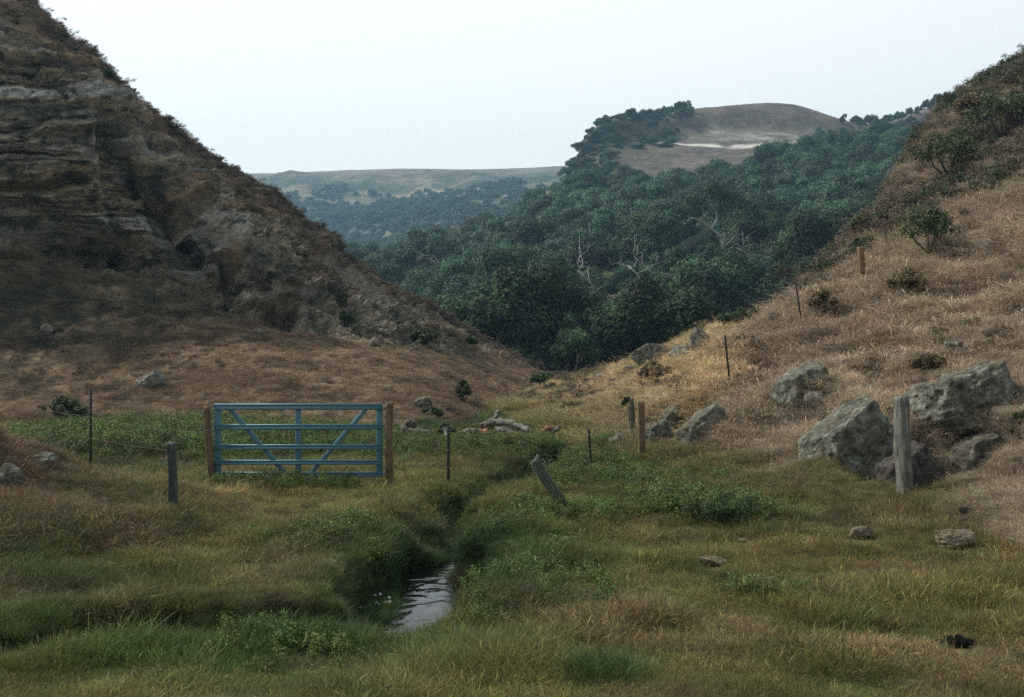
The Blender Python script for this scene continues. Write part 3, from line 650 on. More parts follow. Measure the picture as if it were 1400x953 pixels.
# ------------------------------------------------------------------ scatter through geometry nodes (uncountable stuff only)
PROTO = {}
def proto_coll(name, meshes):
    c = bpy.data.collections.new(name)
    for i, m_ in enumerate(meshes):
        o = bpy.data.objects.new('%s_%02d' % (name, i), m_); c.objects.link(o)
    return c
def scatter(name, coll, pts, rot, scl, idx, tint, label, cat):
    me = bpy.data.meshes.new(name); me.vertices.add(len(pts)); me.vertices.foreach_set('co', np.asarray(pts, np.float32).ravel())
    for nme, typ, arr in (('rot', 'FLOAT_VECTOR', rot), ('scl', 'FLOAT_VECTOR', scl)):
        a = me.attributes.new(nme, typ, 'POINT'); a.data.foreach_set('vector', np.asarray(arr, np.float32).ravel())
    a = me.attributes.new('pid', 'INT', 'POINT'); a.data.foreach_set('value', np.asarray(idx, np.int32))
    a = me.attributes.new('tint', 'FLOAT_COLOR', 'POINT'); c = np.ones((len(pts), 4), np.float32); c[:, :3] = tint
    a.data.foreach_set('color', c.ravel())
    o = mobj(name, me); tag(o, label, cat, kind='stuff')
    ng = bpy.data.node_groups.new(name, 'GeometryNodeTree')
    ng.interface.new_socket('Geometry', in_out='INPUT', socket_type='NodeSocketGeometry')
    ng.interface.new_socket('Geometry', in_out='OUTPUT', socket_type='NodeSocketGeometry')
    gi = ng.nodes.new('NodeGroupInput'); go = ng.nodes.new('NodeGroupOutput')
    ci = ng.nodes.new('GeometryNodeCollectionInfo'); ci.inputs['Collection'].default_value = coll
    ci.inputs['Separate Children'].default_value = True; ci.inputs['Reset Children'].default_value = True
    ip = ng.nodes.new('GeometryNodeInstanceOnPoints'); ip.inputs['Pick Instance'].default_value = True
    def at(nm, dt):
        n = ng.nodes.new('GeometryNodeInputNamedAttribute'); n.data_type = dt; n.inputs['Name'].default_value = nm
        return n.outputs['Attribute']
    ng.links.new(gi.outputs[0], ip.inputs['Points']); ng.links.new(ci.outputs[0], ip.inputs['Instance'])
    ng.links.new(at('pid', 'INT'), ip.inputs['Instance Index'])
    e2r = ng.nodes.new('FunctionNodeEulerToRotation'); ng.links.new(at('rot', 'FLOAT_VECTOR'), e2r.inputs[0])
    ng.links.new(e2r.outputs[0], ip.inputs['Rotation']); ng.links.new(at('scl', 'FLOAT_VECTOR'), ip.inputs['Scale'])
    ng.links.new(ip.outputs[0], go.inputs[0])
    md = o.modifiers.new('scatter', 'NODES'); md.node_group = ng
    return o

def clump(seed, nb, h, spread, wid, lean=.5, wind=(0, 0), seg=4, dry=0.0, heads=0.0):
    """tuft of curved blades: each blade a tapering strip"""
    r = np.random.default_rng(seed); V = []; Q = []; T = []; C = []; n = 0
    for b in range(nb):
        a = r.uniform(0, 2 * math.pi); rr = spread * math.sqrt(r.uniform()); x, y = rr * math.cos(a), rr * math.sin(a)
        hh = h * r.uniform(.45, 1.15); az = r.uniform(0, 2 * math.pi); ln = lean * r.uniform(.15, 1.2)
        dx = math.cos(az) * ln + wind[0] * r.uniform(.5, 1.3) + x / (spread + 1e-6) * .25
        dy = math.sin(az) * ln + wind[1] * r.uniform(.5, 1.3) + y / (spread + 1e-6) * .25
        fz = r.uniform(0, math.pi); sx, sy = math.cos(fz), math.sin(fz); ww = wid * r.uniform(.6, 1.3)
        shade = r.uniform(.45, 1.6); warm = r.uniform(0, 1) < dry
        for k in range(seg + 1):
            t_ = k / seg; cx_ = x + dx * hh * t_ ** 1.7; cy_ = y + dy * hh * t_ ** 1.7
            cz = hh * (t_ - .28 * (dx * dx + dy * dy) * t_ ** 2.2) - .03
            wk = ww * (1 - t_) ** .7 * .5 if k < seg else 0
            if heads and k == seg - 1 and warm: wk = ww * heads
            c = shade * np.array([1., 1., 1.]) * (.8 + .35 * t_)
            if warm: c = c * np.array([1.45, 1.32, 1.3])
            if k < seg:
                V += [(cx_ - sx * wk, cy_ - sy * wk, cz), (cx_ + sx * wk, cy_ + sy * wk, cz)]; C += [c, c]
            else: V.append((cx_, cy_, cz)); C.append(c)
        for k in range(seg - 1): Q.append((n + 2*k, n + 2*k + 1, n + 2*k + 3, n + 2*k + 2))
        T.append((n + 2*seg - 2, n + 2*seg - 1, n + 2*seg)); n = len(V)
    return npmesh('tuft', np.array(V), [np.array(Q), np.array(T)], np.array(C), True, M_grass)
def leafball(seed, n, lobes, leaf, mat, stem=0, tint=(1, 1, 1), flat=.7, inner=.35, aspect=1.6, name='foliage', lv=.25, rnd=.6):
    """foliage: leaf-sized faces spread in and over many lobes"""
    r = np.random.default_rng(seed); lobes = np.asarray(lobes, float)      # x y z r
    wts = lobes[:, 3] ** 2; wts /= wts.sum(); li = r.choice(len(lobes), n, p=wts); Lc = lobes[li]
    d = r.normal(size=(n, 3)); d /= np.linalg.norm(d, axis=1, keepdims=True)
    d[:, 2] = np.where((d[:, 2] < -.2) & (r.random(n) < .6), -d[:, 2], d[:, 2])
    rad = Lc[:, 3] * (1 - inner * r.random(n) ** 1.5) * (1 + .12 * r.normal(size=n))
    c = Lc[:, :3] + d * rad[:, None] * np.array([1, 1, flat])
    nn = d + rnd * r.normal(size=(n, 3)); nn[:, 2] += .35; nn /= np.linalg.norm(nn, axis=1, keepdims=True)
    ref = r.normal(size=(n, 3)); u = np.cross(nn, ref); u /= np.linalg.norm(u, axis=1, keepdims=True); v = np.cross(nn, u)
    s = leaf * r.uniform(.6, 1.35, n)[:, None]; u = u * s * .5; v = v * s * .5 * aspect
    V = np.stack([c - v, c + u * .9 - v * .1, c + v, c - u * .9 - v * .1], 1).reshape(-1, 3)
    Q = np.arange(n * 4).reshape(n, 4)
    lb = r.uniform(1 - lv, 1 + lv * 1.1, len(lobes))[li] * r.uniform(.6, 1.45, n)
    hue = r.random(n)[:, None]
    C = lb[:, None] * (np.array(tint) * (1 - .25 * hue) + np.array([1.25, 1.1, .8]) * .25 * hue); C = np.repeat(C, 4, 0)
    return npmesh(name, V, Q, C, True, mat)

WIND = (.10, -.03)
lush = [clump(100 + i, 95, .085, .20, .006, 1.1, WIND, 4, .12) for i in range(4)] + [clump(110 + i, 75, .19, .18, .006, .95, WIND, 5, .12) for i in range(4)]
short = [clump(120 + i, 120, .05, .24, .0055, 1.4, (.05, 0), 3, .3) for i in range(4)]
dryg = [clump(130 + i, 90, .13, .20, .0045, 1.15, WIND, 4, .35, .9) for i in range(4)] + [clump(140 + i, 55, .25, .17, .004, 1.0, (.2, -.1), 5, .5, 1.1) for i in range(3)]
cG = proto_coll('grass_tuft_source', lush + short + dryg)    # 0-3 lush,4-7 tall,8-11 short,12-15 dry,16-18 tall dry
def weed(seed, n, h, r0, leaf):
    r = np.random.default_rng(seed); lob = [(r.normal() * r0 * .5, r.normal() * r0 * .5, h * r.uniform(.25, 1), r0 * r.uniform(.25, .55)) for _ in range(9)]
    return leafball(seed, n, lob, leaf, M_grass, flat=1.0, inner=.9, aspect=1.5, name='weed')
cW = proto_coll('weed_source', [weed(200 + i, 300, .26, .26, .024) for i in range(5)])

rng = np.random.default_rng(7)
def in_view(p, mx=.15):
    y = np.maximum(p[:, 1], .1); return (p[:, 1] > 1.5) & (np.abs(p[:, 0] / y) < .514 + mx)
def loft_pick(G, n, wfun):
    """random points on a grid surface, weighted by area and wfun"""
    nu_, nv_ = G.shape[:2]
    du = np.linalg.norm(np.diff(G, axis=0)[:, :-1], axis=-1); dv = np.linalg.norm(np.diff(G, axis=1)[:-1], axis=-1)
    W = (du * dv * wfun[:-1, :-1]).ravel(); W = W / W.sum()
    k = rng.choice(len(W), n, p=W); i, j = np.divmod(k, nv_ - 1); a = rng.random(n)[:, None]; b = rng.random(n)[:, None]
    p = (G[i, j] * (1-a) + G[i+1, j] * a) * (1-b) + (G[i, j+1] * (1-a) + G[i+1, j+1] * a) * b
    return p, i, j

# --- meadow grass
EXC = [np.array(hit(a, b, [meadow])[0]) for a, b in [(1310, 886), (1295, 885), (1326, 883), (974, 774), (1180, 738), (1300, 752), (1325, 752), (1015, 742), (405, 711)]]
n = 200000
y = 3.6 + (48 - 3.6) * rng.random(n) ** 2.1; x = (rng.random(n) * 2 - 1) * (1.2 + .62 * y)
z = meadow_z(x, y); p = np.stack([x, y, z], 1)
d, w_, dp, sd_ = creek_dist(x, y)
up = meadow_z(x, y + .25)
keep = (d > w_ - .10 + .2 * rng.random(n)) & (rng.random(n) < np.clip(.25 + y / 6.0, 0, 1))
for e in EXC: keep &= ((x - e[0]) ** 2 + ((y - e[1] + .12) * .8) ** 2 > .2 ** 2 * (e[1] / 9))
keep &= ~((y > 40) & (np.abs(x) > 12))
p, x, y, d, w_ = p[keep], x[keep], y[keep], d[keep], w_[keep]
kk = rng.integers(0, len(_c) - 1, 9000); kk = kk[(_c[kk, 1] > 6) & (_c[kk, 1] < 24)]; tg = _c[kk + 1] - _c[kk]; tg /= np.linalg.norm(tg, axis=1, keepdims=True)
sg = rng.choice([-1, 1], len(kk)); of = sg * (_cw[kk] + rng.uniform(-.03, .18, len(kk)) + .10 * np.sin(kk * .9) * rng.random(len(kk)))
ex = _c[kk, 0] - tg[:, 1] * of; ey = _c[kk, 1] + tg[:, 0] * of; ez = np.maximum(meadow_z(ex, ey), -.47)
p = np.concatenate([p, np.stack([ex, ey, ez], 1)]); x = np.concatenate([x, ex]); y = np.concatenate([y, ey])
d2_, w2_, _, _ = creek_dist(ex, ey); d = np.concatenate([d, d2_]); w_ = np.concatenate([w_, w2_]); n = len(p)
hgt = fbm(p, .5, 3, 301) * .5 + .5; br = meadow_tint(x, y)
dryness = np.clip((br[:, 0] / (br[:, 1] + 1e-6) - .75) * 1.6, 0, 1)
near_creek = np.exp(-np.clip(d - w_, 0, 9) / .5) * (w_ > 0)
tall = np.clip(hgt * 1.1 - .35 + near_creek * .9, 0, 1); u_ = rng.random(n); v_ = rng.random(n)
idx = np.where(u_ < dryness * .75, np.where(v_ < .22 + .3 * tall, rng.integers(16, 19, n), rng.integers(12, 16, n)),
               np.where(v_ < tall, rng.integers(4, 8, n), np.where(v_ < tall + .45, rng.integers(0, 4, n), rng.integers(8, 12, n))))
clump_n = sst(.35, .8, vn(p * 1.7 + 9, 302))
s = (.62 + .55 * clump_n) * rng.uniform(.7, 1.25, n) * np.where(y < 7, .8, 1.0)
s = s * np.where(idx >= 16, .75, 1)
wide = np.clip(y / 12, 1, 2.6) ** .6
rot = np.stack([rng.normal(0, .15, n), rng.normal(0, .15, n), rng.uniform(0, 6.283, n)], 1)
tint = br * (rng.uniform(.65, 1.4, n) * (.6 + .8 * vn(p * 2.3, 303)))[:, None]
tint = tint * (1 + .10 * rng.normal(size=(n, 3)))
p[:, 2] -= .01
print('meadow tufts', n)
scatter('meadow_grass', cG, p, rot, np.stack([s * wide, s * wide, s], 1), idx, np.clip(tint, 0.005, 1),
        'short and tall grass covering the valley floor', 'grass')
# --- leafy weeds
wp = []
for (px, py, rx, ry, cnt, hs) in [(110, 600, 2.4, 2.5, 700, 1.2), (230, 595, 2.6, 3.0, 1100, 1.4), (330, 600, 2.5, 3.0, 900, 1.2), (460, 600, 2.0, 2.4, 500, 1.0), (680, 610, 3.0, 1.5, 700, .9), (800, 625, 2.2, 1.8, 220, .8),
                              (870, 650, 1.4, 1.6, 130, .8), (930, 690, .9, .7, 110, .9), (985, 695, .5, .5, 60, 1.0), (740, 700, 1.0, .8, 120, .7), (660, 720, .5, .5, 80, .8), (380, 658, 1.2, .4, 160, .7),
                              (470, 730, .8, .8, 90, .7), (1040, 815, .3, .2, 16, .6), (700, 790, .8, 1.2, 80, .6), (430, 880, 1.2, .5, 40, .6)]:
    cx_, cy_ = G0(px, py, .1); a = rng.normal(size=(cnt, 2)) * .55; xs = cx_ + a[:, 0] * rx; ys = cy_ + a[:, 1] * ry
    wp.append(np.stack([xs, ys, np.full(cnt, hs)], 1))
wp = np.concatenate(wp); d, w_, _, _ = creek_dist(wp[:, 0], wp[:, 1]); wp = wp[(d > w_ + .05)]
n = len(wp); pz = meadow_z(wp[:, 0], wp[:, 1]); p = np.stack([wp[:, 0], wp[:, 1], pz - .02], 1)
s = wp[:, 2] * rng.uniform(.5, 1.25, n)
tint = rgb(.095, .135, .045) * rng.uniform(.6, 1.5, n)[:, None] * (1 + .12 * rng.normal(size=(n, 3)))
scatter('leafy_weeds', cW, p, np.stack([rng.normal(0, .2, n), rng.normal(0, .2, n), rng.uniform(0, 6.28, n)], 1),
        np.stack([s, s, s], 1), rng.integers(0, 5, n), np.clip(tint, .005, 1), 'bright leafy weeds growing behind the gate and by the creek', 'weeds')

# --- dry grass on the right slope
Wf = 1 / np.maximum(GR[..., 1], 5) ** 1.35 * (vR < 6.4) * (1 - .6 * sst(.4, .8, erm)) * (1 - .55 * brush) * np.maximum(.22 + .78 * sst(-.25, .35, q3 + .1 + .5 * q2), (1 - sst(.9, 1.7, vR))) * (1 + 1.6 * (1 - sst(.7, 1.5, vR)))
p, i, j = loft_pick(GR, 85000, Wf); k = in_view(p, .12); p, i, j = p[k], i[k], j[k]; n = len(p)
tint = right_tint(p, uR[i, j], vR[i, j]) * rng.uniform(.65, 1.35, n)[:, None] * (1 + .06 * rng.normal(size=(n, 3)))
idx = np.where(rng.random(n) < .25, rng.integers(16, 19, n), rng.integers(12, 16, n))
yel = (uR[i, j] < 4.8) | (vR[0, j] < 1.1); idx = np.where(yel & (rng.random(n) < .8), rng.integers(8, 12, n), idx)
s = rng.uniform(.55, 1.15, n) * np.where(yel, .8, 1) * np.clip(p[:, 1] / 20, .8, 1.3); wide = np.clip(p[:, 1] / 14, 1, 2.2)
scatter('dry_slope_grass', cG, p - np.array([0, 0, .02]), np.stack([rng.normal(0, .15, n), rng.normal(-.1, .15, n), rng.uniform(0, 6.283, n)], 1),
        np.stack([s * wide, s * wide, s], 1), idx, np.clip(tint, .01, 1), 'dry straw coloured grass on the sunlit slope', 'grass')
# --- thin dry tufts and low scrub on the left slope
Wf = 1 / np.maximum(GL[..., 1], 5) ** 1.0 * (vk < 5.6) * (1 - .93 * cliff) * (1 - .6 * np.clip(rub, 0, 1)) * sst(-.8, .5, nz3)
p, i, j = loft_pick(GL, 60000, Wf); k = in_view(p, .1); p, i, j = p[k], i[k], j[k]; n = len(p)
tint = cl[i, j] * rng.uniform(.7, 1.45, n)[:, None]; idx = np.where(rng.random(n) < .8, rng.integers(8, 12, n), rng.integers(12, 16, n))
s = rng.uniform(.6, 1.3, n); wide = 1.6
scatter('sparse_hillside_grass', cG, p - np.array([0, 0, .02]), np.stack([rng.normal(0, .15, n), rng.normal(0, .15, n), rng.uniform(0, 6.28, n)], 1),
        np.stack([s * wide, s * wide, s], 1), idx, np.clip(tint, .01, 1), 'sparse dry tufts on the brown hillside', 'grass')

# --- low brush covering the upper slopes
def scrub(seed, n_, leaf):
    r = np.random.default_rng(seed); lob = [(r.normal() * .32, r.normal() * .32, r.uniform(.12, .5), r.uniform(.16, .34)) for _ in range(10)]
    return leafball(seed, n_, lob, leaf, M_treeI, flat=.85, inner=.7, name='scrub')
cS = proto_coll('scrub_source', [scrub(400 + i, 700, .05) for i in range(5)])
Wf = brush * (vR < 6.7) * (.15 + sst(-.2, .4, q2)) / np.maximum(GR[..., 1], 5)
p, i, j = loft_pick(GR, 3000, Wf); k = in_view(p, .12); p, i, j = p[k], i[k], j[k]; n = len(p)
dk = vn(p * .25, 401); tint = mixc(np.broadcast_to(rgb(.045, .062, .03), p.shape).copy(), rgb(.12, .098, .075), sst(.35, .65, dk + .15 * rng.normal(size=n)))
tint = tint * rng.uniform(.7, 1.35, n)[:, None]
s = rng.uniform(.4, 1.35, n)
W2 = top * (.2 + sst(-.1, .5, nz3)) + .25 * rub * sst(.1, .5, nz2) + .35 * sst(.0, .6, nz2) * (vk < 2.2)
p2, i2, j2 = loft_pick(GL, 6000, W2 * (vk < 5.4)); k2 = in_view(p2, .1); p2 = p2[k2]; n2_ = len(p2)
t2 = mixc(np.broadcast_to(rgb(.05, .055, .035), p2.shape).copy(), rgb(.13, .095, .07), rng.random(n2_)) * rng.uniform(.7, 1.3, n2_)[:, None]
W3 = (1 - brush) * (vR > .9) * (vR < 6) * sst(.0, .6, q3 + .6 * fbm(GR, .25, 3, 402)) / np.maximum(GR[..., 1], 5) ** 1.2
p3, i3, j3 = loft_pick(GR, 1500, W3); k = in_view(p3, .12); p3 = p3[k]; n3_ = len(p3)
t3 = mixc(np.broadcast_to(rgb(.05, .058, .03), p3.shape).copy(), rgb(.15, .115, .08), sst(.3, .5, rng.random(n3_))) * rng.uniform(.6, 1.3, n3_)[:, None]
pp = np.concatenate([p, p2, p3]); tt = np.concatenate([tint, t2, t3]); ss = np.concatenate([s, rng.uniform(.12, .75, n2_) * np.where(vk[0, j2[k2]] < 2.2, .5, 1), rng.uniform(.15, .45, n3_) * np.clip(p3[:, 1] / 22, .7, 1.6)]); n = len(pp)
scatter('hillside_brush', cS, pp - np.array([0, 0, .06]), np.stack([rng.normal(0, .2, n), rng.normal(0, .2, n), rng.uniform(0, 6.28, n)], 1),
        np.stack([ss, ss, ss * .85], 1), rng.integers(0, 5, n), np.clip(tt, .01, 1), 'low grey and green brush covering the upper slopes', 'brush')

# ------------------------------------------------------------------ trees
def crown_lobes(seed, rad, h, n_=26):
    r = np.random.default_rng(seed); out = []
    for _ in range(n_):
        a = r.uniform(0, 6.28); q = math.sqrt(r.uniform()) * rad * .78; zt = h * (.28 + .66 * (1 - (q / rad) ** 2) * r.uniform(.45, 1.08))
        out.append((q * math.cos(a), q * math.sin(a), zt, rad * r.uniform(.22, .42)))
    return out
def trunk_mesh(seed, h, rad, mat, spread=.5, branches=6, r0=.22):
    r = np.random.default_rng(seed); m_ = MB()
    lean = r.normal(size=2) * .18
    pts = [np.array([0, 0, -.5])]
    for k_ in range(1, 6): pts.append(np.array([lean[0] * k_ + r.normal() * .12, lean[1] * k_ + r.normal() * .12, h * .62 * k_ / 5]))
    m_.tube(pts, np.linspace(r0, r0 * .45, 6), 7)
    for b in range(branches):
        s0 = pts[r.integers(2, 6)]; a = r.uniform(0, 6.28); L_ = rad * r.uniform(.5, .85); q = [s0]
        for k_ in range(1, 5):
            q.append(s0 + np.array([math.cos(a) * L_ * k_ / 4 + r.normal() * .15, math.sin(a) * L_ * k_ / 4 + r.normal() * .15, h * .3 * (k_ / 4) ** .8 + r.normal() * .1]))
        m_.tube(q, np.linspace(r0 * .4, .03, 5), 5)
    me_ = m_.mesh('trunk', mat, True); return me_
CR = []; TK = []
for i in range(6):
    rad = [4.2, 3.6, 4.8, 3.2, 4.0, 2.8][i]; h = [6.0, 6.6, 5.6, 5.0, 7.0, 4.2][i]
    CR.append(leafball(500 + i, 9000, crown_lobes(510 + i, rad, h * 1.15, [14, 20, 17, 24, 13, 16][i]), .20, M_tree, flat=1.0, inner=.35, name='crown', lv=.55, rnd=.45))
    TK.append(trunk_mesh(520 + i, h, rad, M_bark))
Wd = (1 - sst(3.0, 3.35, vD + .3 * e1)) * 1.0
# clearing of bare brown ground among the trees
for (c, rx, rz) in [((940, 400, 145), 6.0, 1.9), ((1000, 385, 142), 6.0, 3.0), ((1000, 402, 138), 5.5, 2.2), ((830, 385, 178), 5, 3), ((925, 425, 140), 4, 1.2), ((1000, 360, 140), 4.2, 3.2), ((965, 345, 140), 3.5, 3.0), ((825, 400, 160), 3.2, 1.4), ((850, 412, 158), 4.2, 1.6), ((745, 385, 175), 2.4, 1.6)]:
    d = GD - P(*c); g = np.exp(-(d[..., 0] / rx) ** 2 - (d[..., 2] / rz) ** 2); Wd *= (1 - sst(.2, .5, g))
rimW = (np.exp(-((vD - 5.6) / .5) ** 2) * sst(5.0, 5.6, uD) * (1 - sst(6.9, 7.5, uD)) + np.exp(-((vD - 4.6) / 1.2) ** 2) * sst(4.6, 5.2, uD) * (1 - sst(5.9, 6.4, uD)))
rightW = sst(8.9, 9.7, uD - .2 * (vD - 3)) * (vD > 2.5) * (vD < 6.25)
cand, ci_, cj_ = loft_pick(GD, 26000, np.clip(Wd + .9 * rightW + .8 * rimW, 0, 1) * (vD < 6.3) * (160 / GD[..., 1]) ** 1.3)
acc = []; cell = {}
for k in range(len(cand)):
    q = cand[k]
    if abs(q[0] / q[1]) > .58 or q[0] / q[1] < -.20: continue
    if q[1] < 175 and q[0] / q[1] > .46: continue
    bx_, bz_ = q[0] / q[1] * F + CX, CY - (q[2] + 3.6 - EYE) / q[1] * F      # open glades where the pale trunks stand
    if q[1] < 168 and ((918 < bx_ < 1048 and 296 < bz_ < 392) or (785 < bx_ < 900 and 388 < bz_ < 425)): continue
    mind = 3.7 if q[1] < 220 else 3.9
    if vD[0, cj_[k]] > 3.5 and uD[ci_[k], 0] < 7.6: mind = 2.7
    key = (int(q[0] // 6), int(q[1] // 6)); ok = True
    for a in (-1, 0, 1):
        for b in (-1, 0, 1):
            for o_ in cell.get((key[0] + a, key[1] + b), []):
                if (o_[0] - q[0]) ** 2 + (o_[1] - q[1]) ** 2 < mind * mind: ok = False
    if ok: cell.setdefault(key, []).append(q); acc.append((q, uD[ci_[k], cj_[k]], vD[ci_[k], cj_[k]]))
mr_ = np.random.default_rng(21)
for k in range(60):
    hx = mr_.uniform(-.02, .17); Y_ = mr_.uniform(86, 118); q = np.array([hx * Y_, Y_, 0.0]); q[2] = float(meadow_z(np.array([q[0]]), np.array([Y_]))[0]) + .1
    if all((a[0][0] - q[0]) ** 2 + (a[0][1] - q[1]) ** 2 > 9 for a in acc): acc.append((q, 6.0, .05))
acc.sort(key=lambda t_: t_[0][1])
print('trees', len(acc))
rt = random.Random(4)
first = {}
rest = []
ZONES = [('dense dark oak low in the wood', 'trees at the foot of the wooded hill'),
         ('dense dark oak halfway up the wood', 'trees halfway up the wooded hill'),
         ('round oak near the upper edge of the wood', 'trees near the upper edge of the wood')]
SIDES = [' left of the dead branches', ' above the brown clearing', ' right of the leaning pale trunk']
for k, (q, u_, v_) in enumerate(acc):
    vi = rt.randrange(6); small = (v_ > 3.3)
    s = rt.choice([rt.uniform(.6, .9), rt.uniform(.9, 1.25), rt.uniform(1.2, 1.6)]) * (.5 if small else 1.0) * (.9 if q[1] < 150 else 1)
    rz = rt.uniform(0, 6.28)
    if v_ > 3.5 and u_ < 7.6: q = q - np.array([0, 0, .9])
    if k >= 292: rest.append((q, vi, s, rz)); continue
    zi = 0 if q[1] < 165 else (1 if q[1] < 225 else 2); hx = q[0] / q[1]; side = 0 if hx < .03 else (1 if hx < .2 else 2)
    root = empty('oak_tree', (q[0], q[1], q[2] - .3), rz); root.scale = (s, s, s * rt.uniform(.85, 1.15))
    tag(root, ZONES[zi][0] + SIDES[side], 'tree', ZONES[zi][1] + SIDES[side])
    mobj('crown', CR[vi], root); mobj('trunk', TK[vi], root)
if rest:
    for m_ in CR: pass
    cT_m = []
    for m_ in CR:
        c2 = m_.copy(); c2.materials.clear(); c2.materials.append(M_treeI); cT_m.append(c2)
    cT = proto_coll('tree_source', cT_m); rimf = np.array([.8 if (a[0][1] > 330 and a[0][0] < 62) else 1.0 for a in rest])
    n = len(rest); p = np.array([a[0] for a in rest]); s = np.array([a[2] for a in rest])
    tint = rgb(.038, .084, .050) * rng.uniform(.55, 1.5, n)[:, None]
    scatter('far_woodland', cT, p - np.array([0, 0, .3]), np.stack([np.zeros(n), np.zeros(n), [a[3] for a in rest]], 1), np.stack([s * (2 - rimf), s * (2 - rimf), s * rimf], 1), np.array([a[1] for a in rest]), tint,
            'unbroken green woodland on the upper and far parts of the hill', 'woodland')
# scrub woodland on the far mesa
Wm = np.clip(sst(-.25, .2, f1 + .4 * f2 + .5 * (1 - sst(1.5, 3.6, vE)) - .25), 0, 1) * (vE < 3.9) + .004
p, i, j = loft_pick(GE, 5000, np.clip(Wm + .3 * (vE < 2.2), 0, 1) * (vE < 3.1)); k = (np.abs(p[:, 0] / p[:, 1]) < .6) & (p[:, 0] / p[:, 1] < .12); p = p[k]; n = len(p)
s = rng.uniform(.5, 1.2, n); tint = rgb(.045, .075, .05) * rng.uniform(.6, 1.5, n)[:, None]
scatter('distant_scrub', cT, p - np.array([0, 0, 1.0]), np.stack([np.zeros(n), np.zeros(n), rng.uniform(0, 6.28, n)], 1), np.stack([s, s, s * .8], 1), rng.integers(0, 6, n), tint,
        'dark scrub and trees scattered over the distant ridge', 'scrub')

# trees with bare pale limbs
def limb_tree(name, base, limbs, mat, label, cat='tree', crown=None, scale=1.0):
    """limbs: list of (list of pixel points relative, depth offsets, r0, r1)"""
    root = empty(name, tuple(base)); tag(root, label, cat)
    for (pts, r0, r1) in limbs:
        m_ = MB(); q = crom(np.array(pts, float), max(6, len(pts) * 4), 0)
        q = q + .05 * np.stack([fbm(q, 2.0, 2, 600), fbm(q, 2.0, 2, 601), fbm(q, 2, 2, 602)], 1) * (r0 > .05)
        m_.tube(q, np.linspace(r0, r1, len(q)), 7); m_.build('trunk' if r0 > .15 else 'branch', mat, root, True)
    if crown:
        lob = [tuple(P(a, b_, base[1] + c) - np.array(base)) + (r_ * base[1] / F,) for a, b_, c, r_ in crown]
        mobj('crown', leafball(len(crown) * 7, 5200, lob, .27, M_tree, flat=.8, inner=.5, name='crown', lv=.4), root)
    return root
def PL(base, pxs, depth=0):
    """path in the tree's own frame from view places on the plane at the tree's distance"""
    return [tuple(P(a, b, base[1] + (c if c else 0)) - np.array(base)) for a, b, c in pxs]
def at_hit(px, py, surf=None, sink=.0):
    h_ = hit(px, py, surf); return np.array(h_[0]) - np.array([0, 0, sink])
b = at_hit(1006, 383, [hillD], .3)
limb_tree('leaning_oak', b, [
    (PL(b, [(1006,384,0),(998,358,-.5),(990,338,-.8),(986,324,-1),(972,313,-1.2),(958,302,-1.5),(945,299,-1.8),(935,307,-2)]), .42, .14),
    (PL(b, [(972,313,-1.2),(980,300,-1),(978,286,-1),(970,275,-1)]), .16, .05), (PL(b, [(990,338,-.8),(1003,325,0),(1012,310,.5),(1020,300,1)]), .12, .04),
    (PL(b, [(958,302,-1.5),(962,290,-1.5),(955,276,-1)]), .1, .04)], M_dead, 'oak with a long pale leaning trunk above the brown clearing', crown=[(930,292,-3,14),(950,276,-2,16),(975,262,-1,18),(1000,272,0,18),(1025,285,1,16),(915,305,-3,10),(1040,298,1,10)])
b = at_hit(1031, 352, [hillD], .3)
limb_tree('forked_oak', b, [(PL(b, [(1031,353,0),(1033,335,0),(1036,322,0),(1030,312,0),(1020,304,0)]), .26, .1),
    (PL(b, [(1036,322,0),(1044,312,0),(1052,300,0)]), .12, .05), (PL(b, [(1030,312,0),(1040,300,0)]), .1, .04)], M_dead, 'slim forked oak trunk standing right of the long leaning trunk', crown=[(1015,296,0,12),(1040,288,0,14),(1060,292,0,12)])
